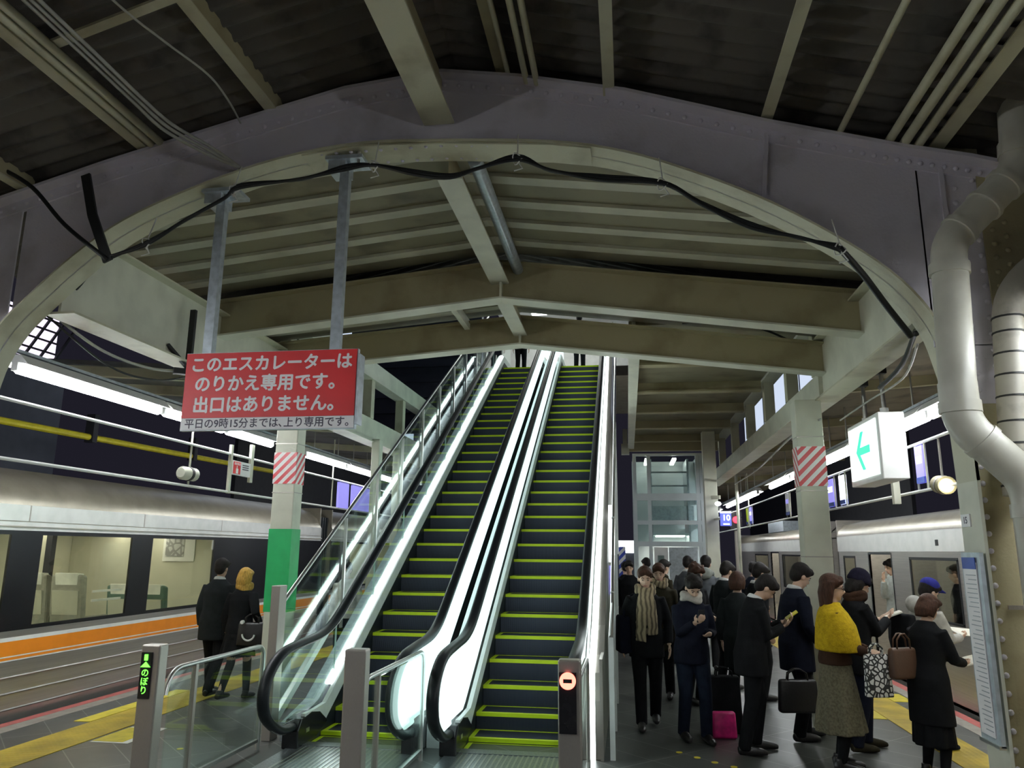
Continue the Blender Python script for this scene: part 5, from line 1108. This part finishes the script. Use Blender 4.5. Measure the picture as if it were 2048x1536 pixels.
    # ---- shoes
    for (h, k, an, ft) in legs:
        fz = ft[2] if len(ft) > 2 else 0; b = MB(); x, y = ft[0], ft[1]
        b.tube([S((x, y - .085, .045 + fz)), S((x, y - .03, .055 + fz)), S((x, y + .06, .045 + fz)), S((x, y + .15, .034 + fz)), S((x, y + .195, .026 + fz))], [(.036 * s, .036 * s), (.042 * s, .052 * s), (.046 * s, .044 * s), (.044 * s, .033 * s), (.024 * s, .02 * s)], 12)
        b.tube([S((x, y - .03, .05 + fz)), S((x, y - .03, .12 + fz))], .046 * s, 10)
        put('shoe', remesh(b, .010 * s, 2), shoes)
    fw = Matrix.Rotation(rz, 3, 'Z'); W = lambda p: Vector((pos[0], pos[1], z)) + fw @ (Vector(p) * s)
    return root, {'wl': W(arms[0][2]), 'wr': W(arms[1][2]), 'dl': fw @ (arms[0][2] - arms[0][1]).normalized(), 'dr': fw @ (arms[1][2] - arms[1][1]).normalized(), 'W': W, 'U': lambda p: W(U(p))}
def bag(name, lab, cat, m, c, wx, wy, h, rz, strap=None, handle=True, mh=None, soft=.03):
    t = thing(name, lab, cat, (c[0], c[1], c[2])); R3 = Matrix.Rotation(rz, 3, 'Z'); b = MB()
    b.loft([(0, 0, 0, wx / 2, wy / 2), (0, 0, h * .1, wx / 2 * 1.04, wy / 2 * 1.1), (0, 0, h * .6, wx / 2, wy / 2), (0, 0, h, wx / 2 * .92, wy / 2 * .5)], 4) if False else b.box(-wx / 2, wx / 2, -wy / 2, wy / 2, 0, h)
    b.v = [tuple(R3 @ Vector((p[0] * (1 if p[2] < h * .5 else .94), p[1] * (1 if p[2] < h * .5 else .6), p[2]))) for p in b.v]
    me = b.mesh('body'); bm = bmesh.new(); bm.from_mesh(me); bmesh.ops.recalc_face_normals(bm, faces=bm.faces); bmesh.ops.bevel(bm, geom=bm.edges[:], offset=min(soft, wy * .3), segments=3, affect='EDGES', profile=.5); bm.to_mesh(me); bm.free(); shade(me, .6)
    me.materials.append(M[m]); o = bpy.data.objects.new('body', me); COL.objects.link(o); o.parent = t
    if handle:
        for sg in (-1, 1):
            q = MB(); q.tube([R3 @ Vector((x * wx * .25, sg * wy * .2, h + zz)) for x, zz in ((-1, -.01), (-.9, handle * .6), (-.3, handle), (.3, handle), (.9, handle * .6), (1, -.01))], .008, 8); me2 = q.mesh('handle'); me2.materials.append(M[mh or m]); shade(me2); o = bpy.data.objects.new('handle', me2); COL.objects.link(o); o.parent = t
    if strap:
        q = MB(); q.tube([Vector(p) - Vector(c) for p in strap], (.014, .004), 8); me2 = q.mesh('strap'); me2.materials.append(M[mh or m]); o = bpy.data.objects.new('strap', me2); COL.objects.link(o); o.parent = t
    return t
def slab(name, lab, cat, m, c, d, up, ln, wd, th):
    d = Vector(d).normalized(); up = Vector(up); up = (up - d * up.dot(d)).normalized(); c = Vector(c); b = MB(); b.bar(c - d * ln / 2, c + d * ln / 2, wd, th, up)
    return tag(b.build(name, M[m], None, bev=min(th, wd) * .2), lab, cat)

# --- the right-hand crowd
A, a = person('walking person with a long beige striped scarf over a black coat, facing the camera', (.19, 9.45), PI + .03, 1.77, scarf=('scarf', True), hem=.74, fl=(-.09, -.16, .03), fr=(.08, .14), lean=5, pitch=6, wl=(-.25, .06, .88), wr=(.26, .0, .88), hair='hairbrown')
bag('shoulder_bag', 'dark blue-grey shoulder bag on the person with the striped scarf', 'bag', 'navy', (-.07, 9.5, .80), .16, .30, .42, .2, strap=[(-.07, 9.4, 1.2), (-.02, 9.42, 1.42), (.06, 9.5, 1.46), (.0, 9.62, 1.4), (-.07, 9.6, 1.2)], handle=False)
person('person in an olive coat with brown hair and tan scarf, just behind the striped-scarf walker', (.43, 11.3), PI - .1, 1.78, top='olive', scarf=('scarf', False), hair='hairbrown', hem=.6, lod=2)
person('dark-haired person with olive collar in front of the white lift door', (.60, 14.6), -.9, 1.80, top='olive', hood='olive', hem=.7, lod=2)
person('person in a grey coat with the back turned, before the grey lift door', (1.12, 15.6), -.5, 1.86, top='greycloth', hem=.6, collar='shirt', lod=2)
person('tall person in a black coat, head bent, behind the man in the pale scarf', (.84, 11.0), -2.5, 1.80, top='blackcloth', hem=.7, pitch=22, hair='hairbrown', style='messy', wr=(.1, .3, 1.08), wl=(-.12, .27, 1.05), lod=2)
F, f = person('man in a dark jacket and pale scarf looking down at his phone', (.66, 8.9), PI + .25, 1.72, top='navy', bottom='denim', scarf=('palescarf', False), hem=.78, pitch=30, lean=5, wr=(.05, .30, 1.22), wl=(-.12, .24, 1.10), style='messy', fl=(-.1, .1), fr=(.1, -.05), grip='right')
slab('phone', 'dark phone held up by the man in the pale scarf', 'phone', 'screen', f['wr'] + f['dr'] * .09 + Vector((0, 0, .03)), (.1, -.3, .8), (.3, -.9, -.2), .14, .07, .009)
person('short-haired person in a slate grey coat before the cream column by the lift', (1.33, 14.0), -.2, 1.88, top='greycloth', hood='greylight', hem=.55, lod=2)
person('dark-haired person in a grey suit, white collar, behind the rounded bob', (1.40, 12.15), -.9, 1.81, top='charcoal', collar='shirt', pitch=18, lod=2)
person('person with a dark rounded bob, back turned, behind the man reading a yellow phone', (1.36, 10.4), -.4, 1.70, top='charcoal', style='bob', hair='hairbrown', hem=.55, lod=2)
J, j = person('man in a dark suit reading a yellow phone, head bowed in profile', (1.22, 8.5), -1.45, 1.76, top='blackcloth', bottom='blackcloth', collar='shirt', pitch=34, lean=10, hem=.72, wl=(-.06, .36, 1.22), wr=(.02, .33, 1.18), fl=(-.13, .06), fr=(.13, -.12), grip='left', fat=1.1)
slab('phone', 'yellow phone in the hand of the man in the dark suit', 'phone', 'phoney', j['wl'] + j['dl'] * .10 + Vector((0, 0, .025)), (.8, -.1, .55), (-.4, -.2, .8), .14, .07, .010)
person('person in a black suit with white collar standing between the two suited men', (1.74, 11.4), -1.2, 1.80, top='blackcloth', collar='shirt', pitch=20, lod=2)
L_, l = person('tall man in a navy suit with white collar holding a briefcase', (1.80, 9.15), -1.25, 1.84, top='navy', bottom='blackcloth', collar='shirt', pitch=24, lean=4, hem=.66, wr=(.25, .14, .90), wl=(-.24, .05, .86), fl=(-.1, .12), fr=(.1, -.06), grip='both', fat=1.08)
bag('briefcase', 'black briefcase hanging from the hand of the man in the navy suit', 'bag', 'leather', (1.72, 8.82, .33), .42, .11, .33, .15, handle=.10)
bag('suitcase', 'black travel bag standing on the floor between the two front men', 'bag', 'blackcloth', (1.03, 9.35, .0), .36, .2, .60, .1, handle=.08)
bag('shopping_bag', 'bright pink shopping bag on the floor beside the black travel bag', 'bag', 'pink', (.98, 9.08, .0), .27, .13, .27, .12, handle=False)
Mw, m_ = person('woman in a mustard shawl, glasses and long tweed skirt, facing right', (1.92, 8.0), -1.75, 1.74, top='brown', shawl='mustard', skirt=(.33, .265, 'tweed'), hair='hairbrown', style='long', glasses=True, pitch=4, lean=1, hem=.92, wr=(.07, .30, 1.02), wl=(-.07, .30, 1.04), shoes='leather', bare_legs='blackcloth', grip='both')
bag('tote_bag', 'black and white patterned tote bag held by the woman in the mustard shawl', 'bag', 'tote', (2.22, 7.76, .68), .25, .07, .37, .25, handle=.09, soft=.015)
Nn, n_ = person('person in a dark knit hat and black coat reading an open book', (2.33, 8.8), -1.35, 1.76, top='blackcloth', bottom='navy', hat=('knit', 'knit'), style='bob', hair='hairblack', pitch=22, lean=3, hem=.72, wr=(.03, .34, 1.25), wl=(-.10, .33, 1.24), fl=(-.1, .1), fr=(.1, -.1), shoes='olive', scarf=('brown', False))
slab('book', 'open cream book held by the person in the knit hat', 'book', 'paper', (n_['wl'] + n_['wr']) / 2 + Vector((.10, 0, .05)), (.9, -.1, .35), (-.35, 0, .9), .17, .13, .018)
Q, q_ = person('person with a short dark bob in a long black coat, nearest the route board', (2.68, 7.85), -1.05, 1.58, top='blackcloth', bottom='blackcloth', style='bob', hair='hairbrown', pitch=16, lean=6, hem=.50, flare=.03, wr=(.12, .36, 1.06), wl=(-.10, .36, 1.08), skirt=(.30, .20, 'blackcloth'), bare_legs='blackcloth', shoes='leather', grip='both')
slab('booklet', 'pale booklet in the hands of the person with the dark bob', 'book', 'paper', q_['wr'] + q_['dr'] * .10 + Vector((.02, .02, .03)), (.9, .2, .2), (0, -.3, .9), .20, .14, .012)
bag('handbag', 'brown leather handbag on the arm of the person with the dark bob', 'bag', 'leatherb', (2.46, 7.80, .84), .30, .12, .27, .45, handle=.12)
P, p_ = person('person in a blue cap with a white hood down, reading, behind the dark bob', (3.08, 9.0), -1.2, 1.68, top='offwhite', bottom='denim', hat=('cap', 'capblue'), hood='offwhite', pitch=18, lean=6, hem=.80, wr=(.10, .36, 1.12), wl=(-.10, .36, 1.12), shoes='denim', grip='both')
slab('newspaper', 'folded white paper held by the person in the blue cap', 'newspaper', 'paper', (p_['wr'] + p_['wl']) / 2 + Vector((.14, .05, .04)), (.9, .3, -.1), (0, -.3, .9), .30, .22, .01)
bag('backpack', 'black backpack on the person in the blue cap', 'bag', 'blackcloth', (2.86, 8.93, .93), .30, .16, .40, -1.2, handle=False)
person('person in a light grey hoodie standing inside the open train door', (4.52, 14.3), 2.2, 1.80, z=.05, top='greylight', hood='greylight', hem=.80, pitch=10, hyaw=-25, wr=(.06, .22, 1.38), lod=2)
person('passenger in dark clothes inside the right train window, nearer the door', (4.75, 12.2), .9, 1.74, z=.05, lod=2, top='blackcloth')
person('passenger in a grey coat inside the right train window, nearer the route board', (4.8, 11.4), 1.2, 1.74, z=.05, lod=2, top='greycloth')
for k, (x, y, rz, lab) in enumerate(((-.05, 17.2, .2, 'person in black far back beside the striped panel'), (.02, 15.9, PI, 'person in black facing forward far back left of the lift'), (.45, 18.4, .5, 'person in dark clothes far back in front of the left lift post'))):
    person(lab, (x, y), rz, 1.72 + .04 * k, lod=2, hem=.6)
person('person in a navy coat with the back turned, far back by the silver train', (2.35, 15.6), -.7, 1.76, top='navy', lod=2)
person('person in black waiting far back beyond the striped column', (2.75, 17.6), -1.2, 1.74, lod=2, style='bob')
# --- the left-hand pair and others
S1, s1 = person('man in a dark suit walking away beside the orange-striped train', (-5.62, 10.25), .0, 1.80, top='charcoal', bottom='blackcloth', collar='shirt', hem=.70, pitch=2, lean=3, fl=(-.1, .18), fr=(.1, -.22, .04), fat=1.12)
S2, s2 = person('woman with blond hair and orange collar walking away beside the man in the suit', (-5.16, 10.05), -.1, 1.68, top='blackcloth', hair='hairgold', style='bob', scarf=('hairgold', False), skirt=(.58, .24, 'blackcloth'), bare_legs='blackcloth', hem=.72, fl=(-.08, -.20, .04), fr=(.08, .16), wr=(.24, .1, 1.0), pitch=2)
t = bag('handbag', 'black handbag with a white smile mark held by the blond woman', 'bag', 'leather', (-4.93, 9.93, .70), .36, .12, .30, .15, handle=.10)
b = MB(); b.cyl((-5.02, 9.82, 1.005), (-5.02, 9.86, 1.005), .024, 14); b.tube([(-4.93 + .085 * math.cos(x), 9.845, .86 + .085 * math.sin(x)) for x in np.linspace(PI * 1.02, PI * 1.95, 12)], .012, 8); b.build('smile_mark', M['white'], t)
person('person in a white shirt behind the green-banded column', (-4.55, 12.4), PI, 1.74, top='offwhite', hem=.85, lod=2)
person('person standing at the head of the right escalator', (-1.25, 21.6), 0, 1.74, z=7.0, lod=2)
person('person standing at the head of the left escalator', (-3.0, 21.8), 0, 1.70, z=7.0, lod=2)
